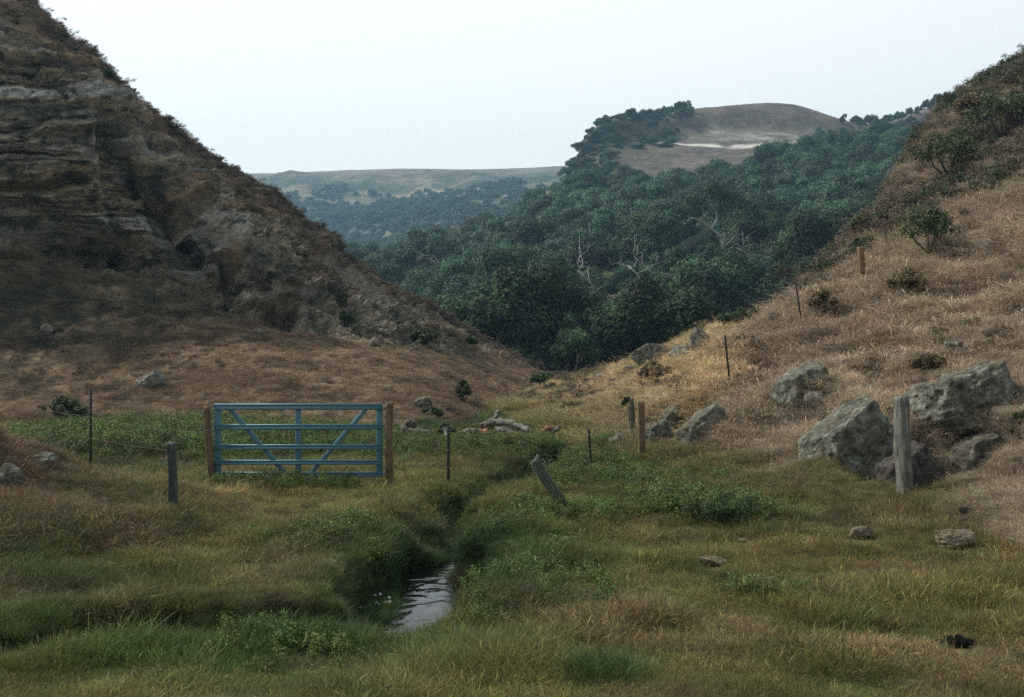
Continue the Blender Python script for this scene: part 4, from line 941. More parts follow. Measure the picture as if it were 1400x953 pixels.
for k, (bp, limbs, lab) in enumerate([
    ((812, 377), [([(812,378,0),(822,372,-.4),(832,366,-.6),(845,357,-.8)], .10, .03), ([(828,369,-.5),(836,355,-.5),(838,345,-.5)], .06, .02), ([(818,358,-.6),(830,350,-.6),(842,342,-.6)], .06, .02)], 'bleached dead limbs reaching right in the upper middle of the wood'),
    ((850, 424), [([(853,423,0),(842,414,-.5),(828,408,-.8),(815,397,-1)], .13, .04), ([(842,414,-.5),(848,400,-.6),(858,392,-.8),(868,384,-.8)], .08, .03), ([(828,408,-.8),(838,404,-1),(846,402,-1)], .06, .02), ([(815,397,-1),(822,392,-1)], .05, .02)], 'white forked dead tree lying in the wood left of the fallen trunk'),
    ((740, 395), [([(742,395,0),(738,382,-.5),(742,372,-.8),(735,362,-1)], .08, .03), ([(738,382,-.5),(750,378,-.6),(757,370,-.8)], .05, .02), ([(742,372,-.8),(730,366,-1)], .04, .02)], 'tangle of thin white dead branches at the left of the wood'),
    ((700, 382), [([(700,382,0),(693,377,-.4),(684,378,-.6)], .05, .02), ([(700,382,0),(707,379,-.4)], .05, .02)], 'small pair of white dead twigs at the left edge of the wood'),
    ((915, 352), [([(915,355,0),(905,338,-.5),(895,328,-1),(885,320,-1)], .10, .03), ([(905,338,-.5),(908,325,-.5)], .05, .02)], 'thin dead trunk slanting up in the middle of the wood'),
    ((812, 424), [([(806,426,0),(815,418,-.5),(824,414,-.6)], .06, .03)], 'short white dead branch low in the wood'),
    ((640, 402), [([(640,402,0),(632,392,-.5),(628,380,-.8)], .06, .02), ([(632,392,-.5),(640,386,-.6)], .04, .02)], 'grey dead twig tree in the left part of the wood'),
    ((770, 365), [([(770,372,0),(776,360,-.4),(772,350,-.6)], .05, .02), ([(776,360,-.4),(784,352,-.6)], .04, .02)], 'bare grey twigs above the tangle of dead branches')]):
    b = at_hit(bp[0], bp[1] + 4, [hillD]); b = b * 1.0
    b = np.array([b[0], b[1] - 10.0, b[2]]) ; g_ = ground(b[0], b[1], [hillD, meadow]); 
    limb_tree('dead_tree', b, [(PL(b, q), r0 * 1.5, r1 * 1.6) for q, r0, r1 in limbs], M_dead, lab, 'dead tree')
def bare_mesh(seed):
    r = np.random.default_rng(seed); m_ = MB()
    def grow(p0, d, L_, r_, k_):
        pts = [p0]; d = d / np.linalg.norm(d)
        for _ in range(4):
            d = d + .28 * r.normal(size=3) + np.array([0, 0, .05]); d /= np.linalg.norm(d); pts.append(pts[-1] + d * L_ / 4)
        m_.tube(pts, np.linspace(r_, r_ * .6, 5), 5)
        if k_ < 3:
            for _ in range(2 if k_ else 3):
                e = d + r.normal(size=3) * .75; e[2] = abs(e[2]) * .6 + .1; grow(pts[r.integers(2, 5)], e, L_ * .72, r_ * .55, k_ + 1)
    grow(np.array([0, 0, -.5]), np.array([r.normal() * .7, r.normal() * .4, 1.]), 4.2, .10, 0)
    return m_.mesh('branches', M_dead, True)
BM = [bare_mesh(900 + i) for i in range(5)]
brt = random.Random(11); bk = 0
for (px, py) in [(660,345),(720,320),(755,345),(800,330),(835,330),(870,318),(905,300),(780,395),(885,385),(935,345),(860,360),(700,365),(600,375),(645,360),(930,300),(1060,300),(1090,270),(770,300),(820,420),(1010,415),(715,340),(845,300),(900,325),(790,350),(965,330),(730,400),(875,400),(745,425),(690,420)]:
    h_ = hit(px, py + 14, [hillD])
    if h_ is None: continue
    o = mobj('bare_tree', BM[bk % 5], None, tuple(np.array(h_[0]) + np.array([0, -4.5, 3.0]))); bk += 1
    sc = brt.uniform(.8, 1.3); o.scale = (sc * 1.2, sc, sc); o.rotation_euler = (0, brt.uniform(-.4, .4), brt.uniform(0, 6.28))
    tag(o, 'bare pale branched tree standing among the dark oaks', 'bare tree', 'bare pale trees scattered through the wood')
b = at_hit(890, 425, [hillD]); b[1] -= 6
root = limb_tree('fallen_tree', b, [(PL(b, [(866,432,-.5),(880,420,0),(895,407,0)]), .2, .13)], M_dead, 'straight bleached fallen trunk slanting across the low wood', 'fallen tree')
b = at_hit(908, 438, [hillD]); b[1] -= 6
root = limb_tree('pale_log', b, [(PL(b, [(901,437,0),(910,438,0),(919,438,0)]), .1, .06)], M_dead, 'short white log lying level low in the wood', 'log')

# ------------------------------------------------------------------ shrubs placed one by one
def shrub(px, py, wpx, hpx, label, mat=M_shrub, seed=0, surf=None, name='shrub', leaf=None, n_=2600, cat='shrub', twigs=6, Y=None, feather=False):
    h_ = hit(px, py, surf); b = np.array(h_[0]); s = b[1] / F; w2 = wpx * s / 2; hh = hpx * s
    r = np.random.default_rng(seed); lob = []
    for _ in range(22):
        a = r.uniform(0, 6.28); q = math.sqrt(r.uniform()) * .78; zt = hh * (.25 + .6 * (1 - q * q) * r.uniform(.5, 1.1))
        lob.append((q * w2 * math.cos(a), q * w2 * .8 * math.sin(a), zt, min(w2, hh) * r.uniform(.18, .34)))
    root = empty(name, (b[0], b[1], b[2] - .05)); tag(root, label, cat)
    if feather:
        nb = 2600; parts_ = []
        me_ = clump(seed, nb, hh * .85, w2 * .85, .006, 1.0, (.08, 0), 5, .15); me_.materials.clear(); me_.materials.append(mat)
        mobj('foliage', me_, root); return root
    lf = leaf or max(.02, 2.6 * s)
    mobj('foliage', leafball(seed, n_, lob, lf, mat, flat=.9, inner=.6, name='foliage'), root)
    m_ = MB()
    for k_ in range(twigs):
        a = r.uniform(0, 6.28); e = np.array([math.cos(a) * w2 * .6, math.sin(a) * w2 * .5, hh * r.uniform(.5, .85)])
        m_.tube([np.zeros(3), e * .5 + r.normal(size=3) * .05 * hh, e], [hh * .03, hh * .02, hh * .008], 5)
    m_.build('stem', M_twig, root, True)
    return root
SH = [
 (632,552,26,36,'dark upright bush at the foot of the left slope behind the driftwood',M_shrub,1),
 (85,572,80,30,'dark rounded bush in the hollow left of the thin metal post',M_shrub,2),
 (825,925,120,60,'low dark green bush in the grass at the bottom centre',M_shrub_mid,3),
 (425,698,26,20,'small dark green bush in the meadow in front of the gate',M_shrub,4),
 (995,718,90,55,'leafy green bush beside the weeds left of the boulders',M_shrub_light,5),
 (740,528,42,20,'dark green bush where the left slope meets the valley floor',M_shrub,6),
 (472,447,26,24,'bright green bush on the rocks below the cliff',M_shrub,7),
 (465,418,16,18,'small dark bush just above the bright green one on the rocks',M_shrub,8),
 (1375,200,110,90,'large leafy green bush high on the right slope',M_shrub,9),
 (1300,245,110,70,'wide dark bush left of the large leafy one on the right slope',M_shrub,10),
 (1270,345,95,65,'tangled olive bush above the end of the fence line',M_shrub,11),
 (1190,322,60,35,'green bush beside the top brown fence post',M_shrub,12),
 (1125,430,46,40,'dry brown bush next to the fence on the right slope',M_shrub_dry,13),
 (1015,448,70,26,'dark green bush on the spur crest behind the thin metal post',M_shrub,14),
 (1130,352,60,30,'green bush at the edge of the wood below the top brown post',M_shrub,15),
 (895,520,50,26,'grey green bush above the eroded bank on the right',M_shrub_dry,16),
 (858,560,18,20,'small dark bush at the top of the eroded bank',M_shrub,17),
 (145,108,22,14,'small scraggly bush on the skyline of the left cliff',M_shrub,18),
 (640,402+70,30,14,'low dark bush on the lower left ridge',M_shrub,19),
 (580,470,46,22,'dark scrub patch on the left ridge slope',M_shrub,20),
 (610,598,30,20,'dark bush on the creek bank beside the left logs',M_shrub,21),
 (1270,505,50,26,'grey green bush above the gap between the two big boulders',M_shrub_dry,22),
 (1395,610,40,60,'green bush at the right edge beside the big boulder',M_shrub,23),
 (1215,855,60,30,'reddish brown tussock in the right foreground grass',M_shrub_brown,24),
 (655,805,60,50,'dry brown clump hanging over the creek bank',M_shrub_brown,25),
 (1180,345,40,26,'dark bush below the top brown fence post',M_shrub,26),
 (1330,160,60,34,'grey brush on the upper right slope near the skyline',M_shrub_dry,27),
 (1370,90,50,24,'brown brush on the skyline at the top right',M_shrub_dry,28),
 (1240,400,60,36,'dry grey bush on the right slope below the tangled bush',M_shrub_dry,29),
 (590,570,30,16,'low dark bush beside the grey rock on the left slope',M_shrub,30),
]
for (px, py, wp_, hp_, lab, m_, sd2) in SH:
    if hit(px, py) is None: continue
    near = hit(px, py)[0].y < 16
    shrub(px, py, wp_, hp_, lab, m_, 700 + sd2, n_=9000 if near else 2600, leaf=.016 if near else None, feather=sd2 in (3, 4, 24, 25))

# ------------------------------------------------------------------ rocks
def rock_mesh(seed, size, planes=22, rough=.12, sub=5, strata=0.0, mat=None, rid=.0, undercut=0, slab=0):
    import bmesh
    bm = bmesh.new(); bmesh.ops.create_icosphere(bm, subdivisions=sub, radius=1)
    V = np.array([v.co[:] for v in bm.verts]); Fc = np.array([[v.index for v in f.verts] for f in bm.faces]); bm.free()
    r = np.random.default_rng(seed); n_ = r.normal(size=(planes, 3)); n_ /= np.linalg.norm(n_, axis=1, keepdims=True)
    dd = r.uniform(.66, 1.0, planes)
    if slab: n_ = np.concatenate([n_, [[0,0,1],[.1,.1,-1],[-.75,-.3,.6],[.2,-1,.15],[1,-.2,.05],[-1,0,-.2]]]); dd = np.concatenate([dd * .25 + .8, [slab, slab, .8, .75, .95, .95]]); n_ /= np.linalg.norm(n_, axis=1, keepdims=True)
    D = V @ n_.T
    rr = np.min(np.where(D > .05, dd / np.maximum(D, .05), 9), axis=1); rr = np.minimum(rr, 1.25)
    V = V * rr[:, None]; N_ = V / np.linalg.norm(V, axis=1, keepdims=True)
    q = V + seed * 3.1
    dsp = rough * fbm(q, 1.6, 5, seed, .6) + rid * (ridged(q, 2.2, 4, seed + 5) - .6)
    if strata: dsp = dsp + strata * fbm(q * np.array([.4, .4, 3.0]), 1.5, 3, seed + 9)
    V = V + N_ * dsp[:, None]
    if undercut:
        lo = 1 - sst(-.75, -.05, V[:, 2] - .25 * V[:, 0]); V[:, 0] *= 1 - undercut * lo; V[:, 1] += undercut * .9 * lo
    q = V * max(size) * 1.0 + seed; V = V + N_ * (.035 * fbm(q, 5.0, 4, seed + 2, .65))[:, None]
    V = V * np.array(size) / 2
    return npmesh('rock', V, Fc, None, True, mat)
def rock(px, py, wpx, hpx, label, seed, mat=M_rock_far, rot=0, deep=.9, sub=4, name='rock', cat='rock', surf=None, group=None, sink=.25, tilt=0, **kw):
    h_ = hit(px, py, surf)
    b = np.array(h_[0]); s = b[1] / F; w2, hh = wpx * s, hpx * s
    me_ = rock_mesh(seed, (w2, w2 * deep, hh * (1 + sink)), mat=mat, sub=sub, **kw)
    o = mobj(name, me_, None, (b[0], b[1] + w2 * deep * .3, b[2] + hh * (.5 - sink * .5)))
    o.rotation_euler = (0, tilt, rot); tag(o, label, cat, group); return o
rock(1170, 656, 132, 106, 'big lichened boulder leaning behind the thick weathered post', 11, M_rock, .12, .8, 6, 'boulder', 'boulder', tilt=-.62, rough=.06, rid=.08, strata=.03, slab=.60, sink=.12, planes=12)
rock(1330, 588, 138, 92, 'big pitted boulder perched above the earth bank at the right', 12, M_rock, -.1, .75, 6, 'boulder', 'boulder', tilt=-.34, rough=.08, rid=.26, strata=.06, slab=.66, sink=.08, planes=14)
rock(1252, 664, 80, 62, 'dark earthy rock face between the two big boulders', 13, M_earth, .2, .8, 5, 'boulder', 'boulder', tilt=-.55, rid=.16, sink=.5, slab=.6)
rock(1345, 634, 76, 40, 'dark rock under the perched pitted boulder', 14, M_rock, .1, .7, 5, 'boulder', 'boulder', tilt=-.4, rid=.25, sink=.5, slab=.7)
rock(1104, 546, 84, 48, 'pointed grey boulder halfway up the dry slope', 15, M_rock, .1, .8, 5, 'boulder', 'boulder', tilt=-.55, rid=.12, sink=.35, slab=.7)
rock(1122, 560, 40, 26, 'low brown rock beside the pointed grey boulder', 16, M_rock_far, .3, sub=4)
rock(1180, 738, 30, 20, 'pale square stone in the grass in front of the weathered post', 17, M_rock_pale, .3)
rock(1312, 752, 64, 26, 'pale tan half buried stone in the right foreground grass', 18, M_rock_pale, -.3, sub=5)
rock(974, 774, 46, 11, 'flat reddish tan stone in the middle of the right grass', 19, M_rock_pale, .2)
rock(1015, 742, 16, 6, 'tiny pale stone just behind the flat reddish stone', 20, M_rock_pale, .2)
rock(205, 530, 38, 24, 'grey boulder alone on the brown slope above the gate', 21, M_rock_far, .1, sub=5, rid=.15)
rock(510, 474, 15, 13, 'small squarish pale rock on the left slope', 22, M_rock_pale, .1)
rock(577, 558, 28, 16, 'grey blue rock at the foot of the left slope behind the gate', 23, M_rock_far, .1, rid=.2)
rock(8, 664, 36, 26, 'grey lichened rock at the left edge of the picture', 24, M_rock, .4, sub=5, rid=.2)
rock(52, 632, 48, 14, 'low grey rock half buried in the brown knoll', 25, M_rock, .4, sub=5)
rock(352, 457, 18, 9, 'small grey stone on the slope below the pale ledge', 26, M_rock_far)
rock(64, 456, 20, 12, 'small grey stone on the shaded slope at the left', 27, M_rock_far)
rock(405, 711, 13, 6, 'white stone in the meadow in front of the gate', 28, M_rock_pale)
rock(893, 496, 62, 26, 'long grey slab on the crest of the yellow spur', 31, M_rock_far, .1, .5, 5, tilt=-.16, strata=.08, rid=.1)
rock(930, 488, 30, 15, 'rounded grey rock between the long slab and the upright rock', 32, M_rock_far, .3)
rock(960, 482, 30, 38, 'upright grey rock at the end of the row of crest rocks', 33, M_rock_far, .3, .6, 5, tilt=-.15, sink=.2)
rock(945, 480, 20, 14, 'small rock leaning on the upright crest rock', 34, M_rock_far, .3)
rock(895, 502, 18, 8, 'pale stone below the long crest slab', 35, M_rock_pale, .3)
rock(862, 506, 18, 8, 'dark stone at the low end of the crest slab', 36, M_rock_far, .3)
rock(825, 518, 16, 10, 'grey stone on the crest of the spur left of the slab', 37, M_rock_far, .3)
rock(848, 530, 14, 6, 'small pale stone on the yellow spur', 38, M_rock_far, .6)
rock(815, 545, 22, 7, 'flat brown stone in the middle of the yellow spur', 39, M_rock_far, .6)
rock(768, 552, 12, 4, 'white flat stone low on the yellow spur', 40, M_rock_pale, .6)
rock(846, 612, 34, 16, 'grey rock at the foot of the spur by the thin post', 41, M_rock_far, .6)
rock(926, 586, 66, 40, 'dark split rock in the eroded bank', 42, M_rock, .1, .6, 5, rid=.25, tilt=-.75, slab=.5)
rock(962, 604, 74, 44, 'broken dark rock at the right of the eroded bank', 43, M_rock, .1, .6, 5, rid=.3, tilt=-.65, slab=.6)
rock(898, 606, 44, 30, 'jagged dark rock beside the brown post', 44, M_rock, .2, .6, 5, rid=.3, tilt=-.5, slab=.7)
rock(864, 596, 16, 50, 'narrow dark rock left of the brown post in the bank', 45, M_rock, 1.2, .6, 4, rid=.35)
rock(1060, 640, 16, 8, 'small pale stone on the slope left of the leaning boulder', 46, M_rock_pale, .2)
rock(1072, 618, 26, 9, 'pale chalky stones above the green edge of the right slope', 47, M_rock_pale, .2)
rock(1310, 480, 26, 18, 'small grey rock on the slope above the perched boulder', 48, M_rock, .2)
rock(755, 598, 12, 8, 'pale stone left of the orange driftwood', 49, M_rock_pale, .2)
rock(562, 480, 8, 5, 'little pale stone on the left slope above the bushes', 50, M_rock_pale, .2)
rock(1160, 600, 30, 16, 'brown earth lump above the leaning boulder', 51, M_rock_far, .2)
o = rock(1310, 886, 34, 19, 'black rounded lump lying in the right foreground grass', 52, M_rock_black, .2, .8, 4, 'dark_lump', 'lump', rough=.08, sink=.1)
rock(1292, 884, 20, 9, 'small black lump touching the left side of the big black one', 53, M_rock_black, .2, .8, 4, 'dark_lump', 'lump', rough=.15, sink=.1)
rock(1327, 882, 14, 9, 'small black lump touching the right side of the big black one', 54, M_rock_black, .6, .8, 4, 'dark_lump', 'lump', rough=.2, sink=.1)
rock(1325, 702, 26, 8, 'small dark clod in the grass below the perched boulder', 55, M_rock_black, .6, .8, 4, 'dark_lump', 'lump', rough=.2, sink=.1)

# ------------------------------------------------------------------ driftwood
def log(name, pts, r0, r1, mat, label, cat='log', seed=0, stubs=()):
    """pts: view places with distance; ends rounded and gnarled"""
    q = np.array([P(*a) for a in pts]); base = q[0].copy(); q = crom(q - base, len(q) * 6, 0)
    m_ = MB(); rad = np.linspace(r0, r1, len(q)) * (1 + .22 * np.array([math.sin(k_ * 1.7 + seed) for k_ in range(len(q))]) * .6)
    q = q + .03 * np.random.default_rng(seed).normal(size=q.shape); m_.tube(q, rad, 10)
    for (a, b, r_) in stubs:
        s0 = q[int(a * (len(q) - 1))]; m_.tube([s0, s0 + np.array(b) * .5, s0 + np.array(b)], [r_, r_ * .8, r_ * .4], 7)
    o = m_.build(name, mat, None, True, tuple(base)); tag(o, label, cat); return o
log('driftwood_log', [(660,584,29),(672,578,29),(690,577,28.5),(708,581,28),(726,590,27.5)], .12, .07, M_drift, 'long grey driftwood log lying across the valley floor', 'log', 1, [(.35, (.3, 0, -.25), .06)])
log('driftwood_stump', [(672,584,29),(677,572,29),(681,563,29.2)], .11, .05, M_drift, 'upright broken driftwood stump standing behind the long log', 'stump', 2)
log('driftwood_log', [(628,594,28),(640,590,28),(652,590,28)], .10, .08, M_drift, 'short pale log at the left end of the driftwood pile', 'log', 3)
log('driftwood_log', [(650,592,28.3),(658,589,28.3),(668,594,28)], .09, .06, M_drift_red, 'orange red rotten log in the driftwood pile', 'log', 4, [(.5, (.2, 0, .08), .05)])
log('driftwood_log', [(640,597,27.6),(655,597,27.6),(668,598,27.6)], .07, .06, M_drift_red, 'low reddish log in front of the orange one', 'log', 5)
log('driftwood_log', [(680,588,28),(692,590,27.8),(702,594,27.5)], .10, .06, M_drift, 'dark short log tucked under the long grey log', 'log', 6)
log('driftwood_log', [(549,594,27),(562,590,27.2),(576,592,27),(588,594,27)], .12, .09, M_drift, 'thick dark log right of the gate post', 'log', 7, [(.2, (-.1, 0, .25), .12), (.7, (.3, 0, .02), .05)])
log('driftwood_stump', [(553,592,27.6),(555,581,27.6),(561,577,27.6),(566,583,27.6)], .10, .06, M_drift, 'curled grey root rising over the thick dark log', 'root', 8)
log('driftwood_board', [(609,585,25),(611,592,25),(613,600,25)], .05, .05, M_dead, 'small white broken board behind the thin metal post', 'board', 9)
log('driftwood_log', [(741,596,27),(746,588,27),(754,583,27)], .07, .05, M_drift_red, 'curved orange branch at the foot of the yellow spur', 'branch', 10)
log('driftwood_log', [(753,592,27),(758,588,27),(764,585,27.3)], .06, .05, M_drift, 'short pale branch beside the curved orange one', 'branch', 11)
log('driftwood_log', [(679,569,40),(700,568,40)], .09, .08, M_drift, 'thin grey log far back beyond the broken stump', 'log', 12)
log('driftwood_log', [(650,560,41),(662,566,40),(674,575,38)], .12, .08, M_drift, 'pale log lying down the bank at the foot of the left slope', 'log', 13)
log('driftwood_log', [(700,594,27.4),(712,596,27.4)], .05, .05, M_drift_red, 'small orange stick under the right end of the long log', 'stick', 14)
def stick(px, py, qx, qy, lab, r_=.008, name='dry_stalk'):
    a = np.array(hit(px, py)[0]); b = P(qx, qy, a[1]); m_ = MB(); m_.tube([np.zeros(3), (b - a) * .5 + np.array([0, .03, .03]), b - a], [r_, r_, r_ * .6], 5)
    tag(m_.build(name, M_dead, None, True, tuple(a)), lab, 'stalk')
stick(639, 772, 646, 748, 'pale bent stalk over the creek bank')
stick(752, 757, 748, 744, 'short white stalk in the grass below the leaning post')
stick(755, 741, 793, 734, 'long pale straw lying below the leaning post')
stick(1215, 702, 1185, 705, 'pale stick lying in front of the thick weathered post')
stick(659, 690+3, 690, 752-60, 'thin pale straw by the creek bend')

# ------------------------------------------------------------------ posts
def noisy_box_post(w_, d_, h_, seed, top_cut=0.0, taper=0.0, chip=.02, rings=26):
    """split timber post: many rings, irregular, weathered top"""
    r = np.random.default_rng(seed); per = 20; a = np.arange(per) / per
    sq = []
    for t_ in a:
        s_ = t_ * 4; k_ = int(s_); f = s_ - k_; c = [(-1,-1),(1,-1),(1,1),(-1,1),(-1,-1)]
        sq.append((c[k_][0] * (1-f) + c[k_+1][0] * f, c[k_][1] * (1-f) + c[k_+1][1] * f))
    sq = np.array(sq); sq = sq / np.maximum(1, np.linalg.norm(sq, axis=1, keepdims=True) / 1.28)
    V = []
    for k_ in range(rings):
        t_ = k_ / (rings - 1); zc = -.35 + (h_ + .35) * t_
        base = np.concatenate([sq * np.array([w_, d_]) / 2 * (1 - taper * t_), np.zeros((per, 1))], 1)
        base[:, 2] = zc
        q = base * np.array([6, 6, 1.3]) + seed; base[:, :2] += sq * (chip * fbm(q, 1.0, 4, seed))[:, None]
        base[:, 0] += .012 * math.sin(t_ * 5 + seed)
        if k_ == rings - 1: base[:, 2] += top_cut * base[:, 0] + .012 * r.normal(size=per)
        V.append(base)
    V = np.concatenate(V); i = np.arange(rings * per).reshape(rings, per); j = np.roll(i, -1, 1)
    m_ = MB(); Q = np.stack([i[:-1], j[:-1], j[1:], i[1:]], -1).reshape(-1, 4)
    c = V[-per:].mean(0); V = np.concatenate([V, c[None]]); T = [(len(V) - 1, (rings - 1) * per + k_, (rings - 1) * per + (k_ + 1) % per) for k_ in range(per)]
    m_.add(V, Q, T); return m_
def post(px, py, topx, topy, wpx, name, label, mat, seed, dratio=1.0, top_cut=0, chip=.02, Y=None, rz=0.0):
    if Y is None: b = np.array(hit(px, py)[0])
    else:
        x_ = (px - CX) / F * Y; g_ = ground(x_, Y); b = np.array([x_, Y, g_.z])
    s = b[1] / F; tip = P(topx, topy, b[1]); v = tip - b; h_ = np.linalg.norm(v)
    m_ = noisy_box_post(wpx * s, wpx * s * dratio, h_, seed, top_cut, .04, chip)
    o = m_.build(name, mat, None, False, tuple(b)); o.rotation_euler = (Vector(v).to_track_quat('Z', 'Y').to_euler())
    o.rotation_euler = (0, math.atan2(v[0], v[2]), rz) ; tag(o, label, 'post'); return o, b, tip
post(237, 697, 234, 606, 13, 'weathered_post', 'dark weathered wooden post standing alone left of the gate', M_post_dark, 61, chip=.016, top_cut=-.05)
post(1236, 672, 1229, 542, 17, 'weathered_post', 'thick grey weathered post standing in front of the boulders', M_post_old, 62, 1.0, .06, .03, rz=.5)
post(777, 704, 731, 628, 15, 'leaning_post', 'weathered wooden post leaning left beside the creek', M_post_mid, 63, 1.0, .25, .022)
GY = 18.3
gp1, gb1, gt1 = post(290, 666, 283, 556, 8, 'gate_post', 'brown wooden post at the left end of the blue gate', M_post_new, 64, 1.2, 0, .006, Y=GY)
gp2, gb2, gt2 = post(533, 658, 532, 550, 10, 'gate_post', 'brown wooden post at the right end of the blue gate', M_post_new, 65, 1.2, 0, .006, Y=GY)
p877, b877, t877 = post(879, 628, 875, 549, 9, 'fence_post', 'brown wooden fence post in front of the eroded bank', M_post_new, 66, 1, 0, .008)
p1178, b1178, t1178 = post(1179, 386, 1176, 338, 8, 'fence_post', 'brown wooden fence post highest up the right slope', M_post_new, 67, 1, 0, .008)

def tpost(px, py, topx, topy, label, Y=None):
    if Y is None: b = np.array(hit(px, py)[0])
    else:
        x_ = (px - CX) / F * Y; b = np.array([x_, Y, ground(x_, Y).z])
    tip = P(topx, topy, b[1]); v = tip - b; h_ = np.linalg.norm(v); m_ = MB()
    root = empty('metal_fence_post', tuple(b)); tag(root, label, 'fence post', 'thin metal fence posts')
    root.rotation_euler = (0, math.atan2(v[0], v[2]), 0)
    m_.box((0, 0, h_ / 2 - .15), (.055, .010, h_ + .3), bev=.003); m_.box((0, .026, h_ / 2 - .15), (.010, .042, h_ + .3), bev=.003)
    for k_ in range(int(h_ / .06)): m_.box((0, -.010, .04 + k_ * .06), (.014, .012, .018), bev=.002)
    m_.build('shaft', M_tpost, root)
    c_ = MB()
    for k_ in range(3): c_.tube([(-.03, -.012, h_ - .12 - k_ * .3), (0, -.022, h_ - .12 - k_ * .3), (.03, -.012, h_ - .12 - k_ * .3)], .005, 5)
    for k_ in range(3):
        c1 = MB(); c1.tube([(-.032, .012, h_ - .12 - k_ * .3), (-.02, -.02, h_ - .12 - k_ * .3), (.02, -.02, h_ - .115 - k_ * .3), (.032, .012, h_ - .12 - k_ * .3)], .004, 5)
        c1.build('wire_clip', M_steel, root, True)
    return b, tip
TP = {}
TP[124] = tpost(124, 617, 124, 533, 'thin dark metal post rising behind the brown knoll left of the gate', Y=20.5)
TP[613] = tpost(613, 661, 613, 583, 'thin dark metal post just right of the gate')
TP[806] = tpost(808, 637, 805, 587, 'thin dark metal post in the weeds right of the leaning post')
TP[994] = tpost(998, 526, 991, 458, 'thin dark metal post beside the upright crest rock')
TP[1091] = tpost(1096, 443, 1088, 387, 'thin dark metal post halfway up the right slope by the dry bush')
TP[1210] = tpost(1213, 343, 1210, 316, 'thin dark metal post highest up, right of the brown post')

# fence wires
def wire(pts, label, sag=.05):
    m_ = MB(); path = []
    base = np.array(pts[0])
    for a, b in zip(pts[:-1], pts[1:]):
        a, b = np.array(a), np.array(b)
        for k_ in range(9):
            t_ = k_ / 9; q = a * (1-t_) + b * t_; q[2] -= sag * 4 * t_ * (1 - t_); path.append(q)
    path.append(np.array(pts[-1])); path = np.array(path) - base
    m_.tube(path, .0034, 5)
    o = m_.build('fence_wire', M_wire, None, True, tuple(base)); tag(o, label, 'wire', 'wires of the ranch fence'); return o
def along(b, t_, f): return b * (1 - f) + t_ * f
endL = (P(-140, 560, 27), P(-140, 500, 27))
for nm, f in (('top', .90), ('middle', .66), ('lowest', .40)):
    f_ = np.array([0, -.02, 0])
    wire([along(*endL, f) + f_, along(*TP[124], f) + f_, along(gb1, gt1, f) + np.array([0, -.06, 0])], nm + ' strand of fence wire left of the gate', .05)
    wire([along(gb2, gt2, f) + np.array([0, -.06, 0]), along(*TP[613], f) + f_, along(*TP[806], f) + f_, along(b877, t877, f) + np.array([0, -.06, 0]), along(*TP[994], f) + f_, along(*TP[1091], f) + f_, along(b1178, t1178, f) + np.array([0, -.06, 0]), along(*TP[1210], f) + f_],
         nm + ' strand of fence wire from the gate up the right slope', .03)

# ------------------------------------------------------------------ the gate
gx0, gx1 = (293 - CX) / F * GY, (523.5 - CX) / F * GY
zy = lambda py: EYE + (CY - py) / F * GY
xg = lambda px: (px - CX) / F * GY
gate = empty('metal_gate', ((gx0 + gx1) / 2, GY, zy(656))); tag(gate, 'blue painted five bar metal gate closed between two brown posts', 'gate')
og = np.array([(gx0 + gx1) / 2, GY, zy(656)])
def rail(py, hpx):
    """channel rail with two raised ribs and a recessed middle band, as on pressed steel gates"""
    m_ = MB(); h_ = hpx / F * GY; zc = zy(py); L_ = gx1 - gx0
    prof = [(-.030, -h_/2), (-.018, -h_/2), (-.030+.004, -h_/2 + h_*.04), (-.036, -h_*.36), (-.036, -h_*.22), (-.024, -h_*.14), (-.024, h_*.14), (-.036, h_*.22), (-.036, h_*.36), (-.028, h_/2), (.0, h_/2), (.0, -h_/2)]
    prof = [(-.022, -h_/2), (-.034, -h_*.42), (-.037, -h_*.24), (-.026, -h_*.13), (-.026, h_*.13), (-.037, h_*.24), (-.034, h_*.42), (-.022, h_/2), (.0, h_/2), (.0, -h_/2)]
    k_ = len(prof); V = [(gx0 - og[0], a, zc + b - og[2]) for a, b in prof] + [(gx1 - og[0], a, zc + b - og[2]) for a, b in prof]
    Q = [(i_, (i_+1) % k_, (i_+1) % k_ + k_, i_ + k_) for i_ in range(k_)]; T = [(0, i_, i_+1) for i_ in range(1, k_-1)] + [(k_, k_+i_+1, k_+i_) for i_ in range(1, k_-1)]
    m_.add(V, Q, T); m_.build('rail', M_blue, gate)
for py, hp in ((556, 8.6), (583.5, 7.4), (611, 7), (632, 6.8), (648.5, 7)): rail(py, hp)
def upright(px, wpx, nm):
    m_ = MB(); m_.box((xg(px) - og[0], .020, (zy(552.5) + zy(651.5)) / 2 - og[2]), (wpx / F * GY, .034, zy(552.5) - zy(651.5)), bev=.008); 
    m_.box((xg(px) - og[0], .000, (zy(553.5) + zy(650.5)) / 2 - og[2]), (wpx / F * GY * .3, .012, zy(553.5) - zy(650.5)), bev=.003)
    m_.build(nm, M_blue, gate)
upright(297.5, 8.5, 'stile'); upright(518.5, 8.5, 'stile'); upright(407.3, 8, 'centre_upright')
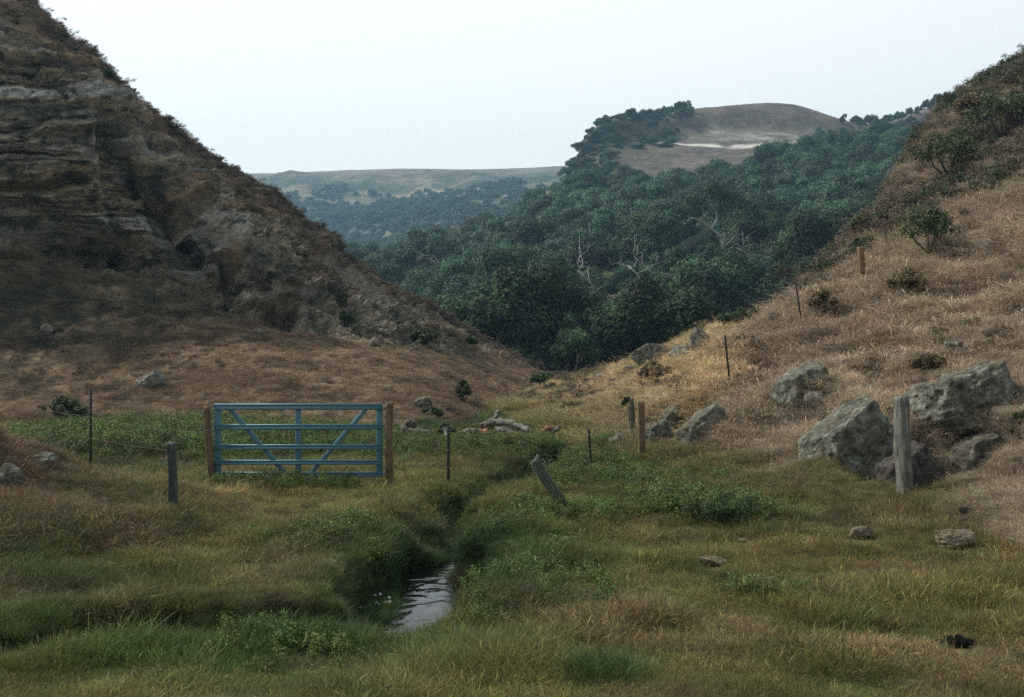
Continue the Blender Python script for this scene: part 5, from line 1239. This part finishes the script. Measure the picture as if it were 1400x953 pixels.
def brace(ax, ay, bx, by):
    a = np.array([xg(ax), 0, zy(ay)]) - [og[0], 0, og[2]]; b = np.array([xg(bx), 0, zy(by)]) - [og[0], 0, og[2]]
    d_ = b - a; L_ = np.linalg.norm(d_); th = math.atan2(d_[0], d_[2]); rot = np.array([[math.cos(th), 0, math.sin(th)], [0, 1, 0], [-math.sin(th), 0, math.cos(th)]])
    m_ = MB(); c = (a + b) / 2 + np.array([0, .022, 0]); m_.box(c, (.088, .026, L_), rot, .008); c2 = c + np.array([0, -.017, 0]); m_.box(c2, (.02, .012, L_ * .99), rot, .004)
    m_.build('diagonal_brace', M_blue, gate)
brace(313, 558, 390, 648); brace(501, 558, 424, 648)
for py in (557.5, 647.5):
    m_ = MB(); z_ = zy(py) - og[2]; x_ = gx1 - og[0]
    m_.tube([(x_ - .01, -.01, z_), (x_ + .03, -.01, z_), (x_ + .075, -.005, z_)], .014, 8); m_.tube([(x_ + .045, -.01, z_ - .04), (x_ + .045, -.01, z_ + .04)], .02, 8)
    m_.build('hinge', M_steel, gate, True)
m_ = MB(); x_ = gx0 - og[0]; z_ = zy(587) - og[2]
for k_ in range(7):
    a = k_ / 7 * math.pi; cx_ = x_ - .07 + .10 * math.cos(a) ; cy_ = -.09 + .0 * a; c = np.array([x_ + .04 - k_ * .03, -.05 - .02 * math.sin(a), z_ - .02 * math.sin(a)])
    th = np.linspace(0, 2 * math.pi, 9); ring = np.stack([c[0] + .022 * np.cos(th), c[1] + (.012 * np.sin(th) if k_ % 2 else 0 * th), c[2] + (0 * th if k_ % 2 else .012 * np.sin(th))], 1)
    m_.tube(ring, .004, 5, False)
m_.build('chain', M_steel, gate, True)

# ------------------------------------------------------------------ white flowers by the creek
def flowers(px, py, label, seed, wpx=40):
    b = np.array(hit(px, py, [meadow])[0]); r = np.random.default_rng(seed); root = empty('flowering_plant', tuple(b)); tag(root, label, 'flowers')
    st = MB(); fl = []
    for k_ in range(16):
        x_ = r.normal() * wpx * b[1] / F * .4; y_ = r.normal() * .08; h_ = r.uniform(.10, .26); st.tube([(x_ * .6, y_, 0), (x_ * .8, y_, h_ * .6), (x_, y_, h_)], .003, 4)
        fl.append((x_, y_, h_, r.uniform(.010, .02)))
    st.build('stem', M_shrub, root, True)
    me_ = leafball(seed, 420, fl, .016, M_petal, flat=.9, inner=.9, name='petals'); mobj('petals', me_, root)
pm, pt, pb = newmat('white_petals'); pb.inputs['Base Color'].default_value = (.72, .72, .68, 1); pb.inputs['Roughness'].default_value = .7
M_petal = pm
flowers(512, 846, 'cluster of small white flowers on the left creek bank', 801)
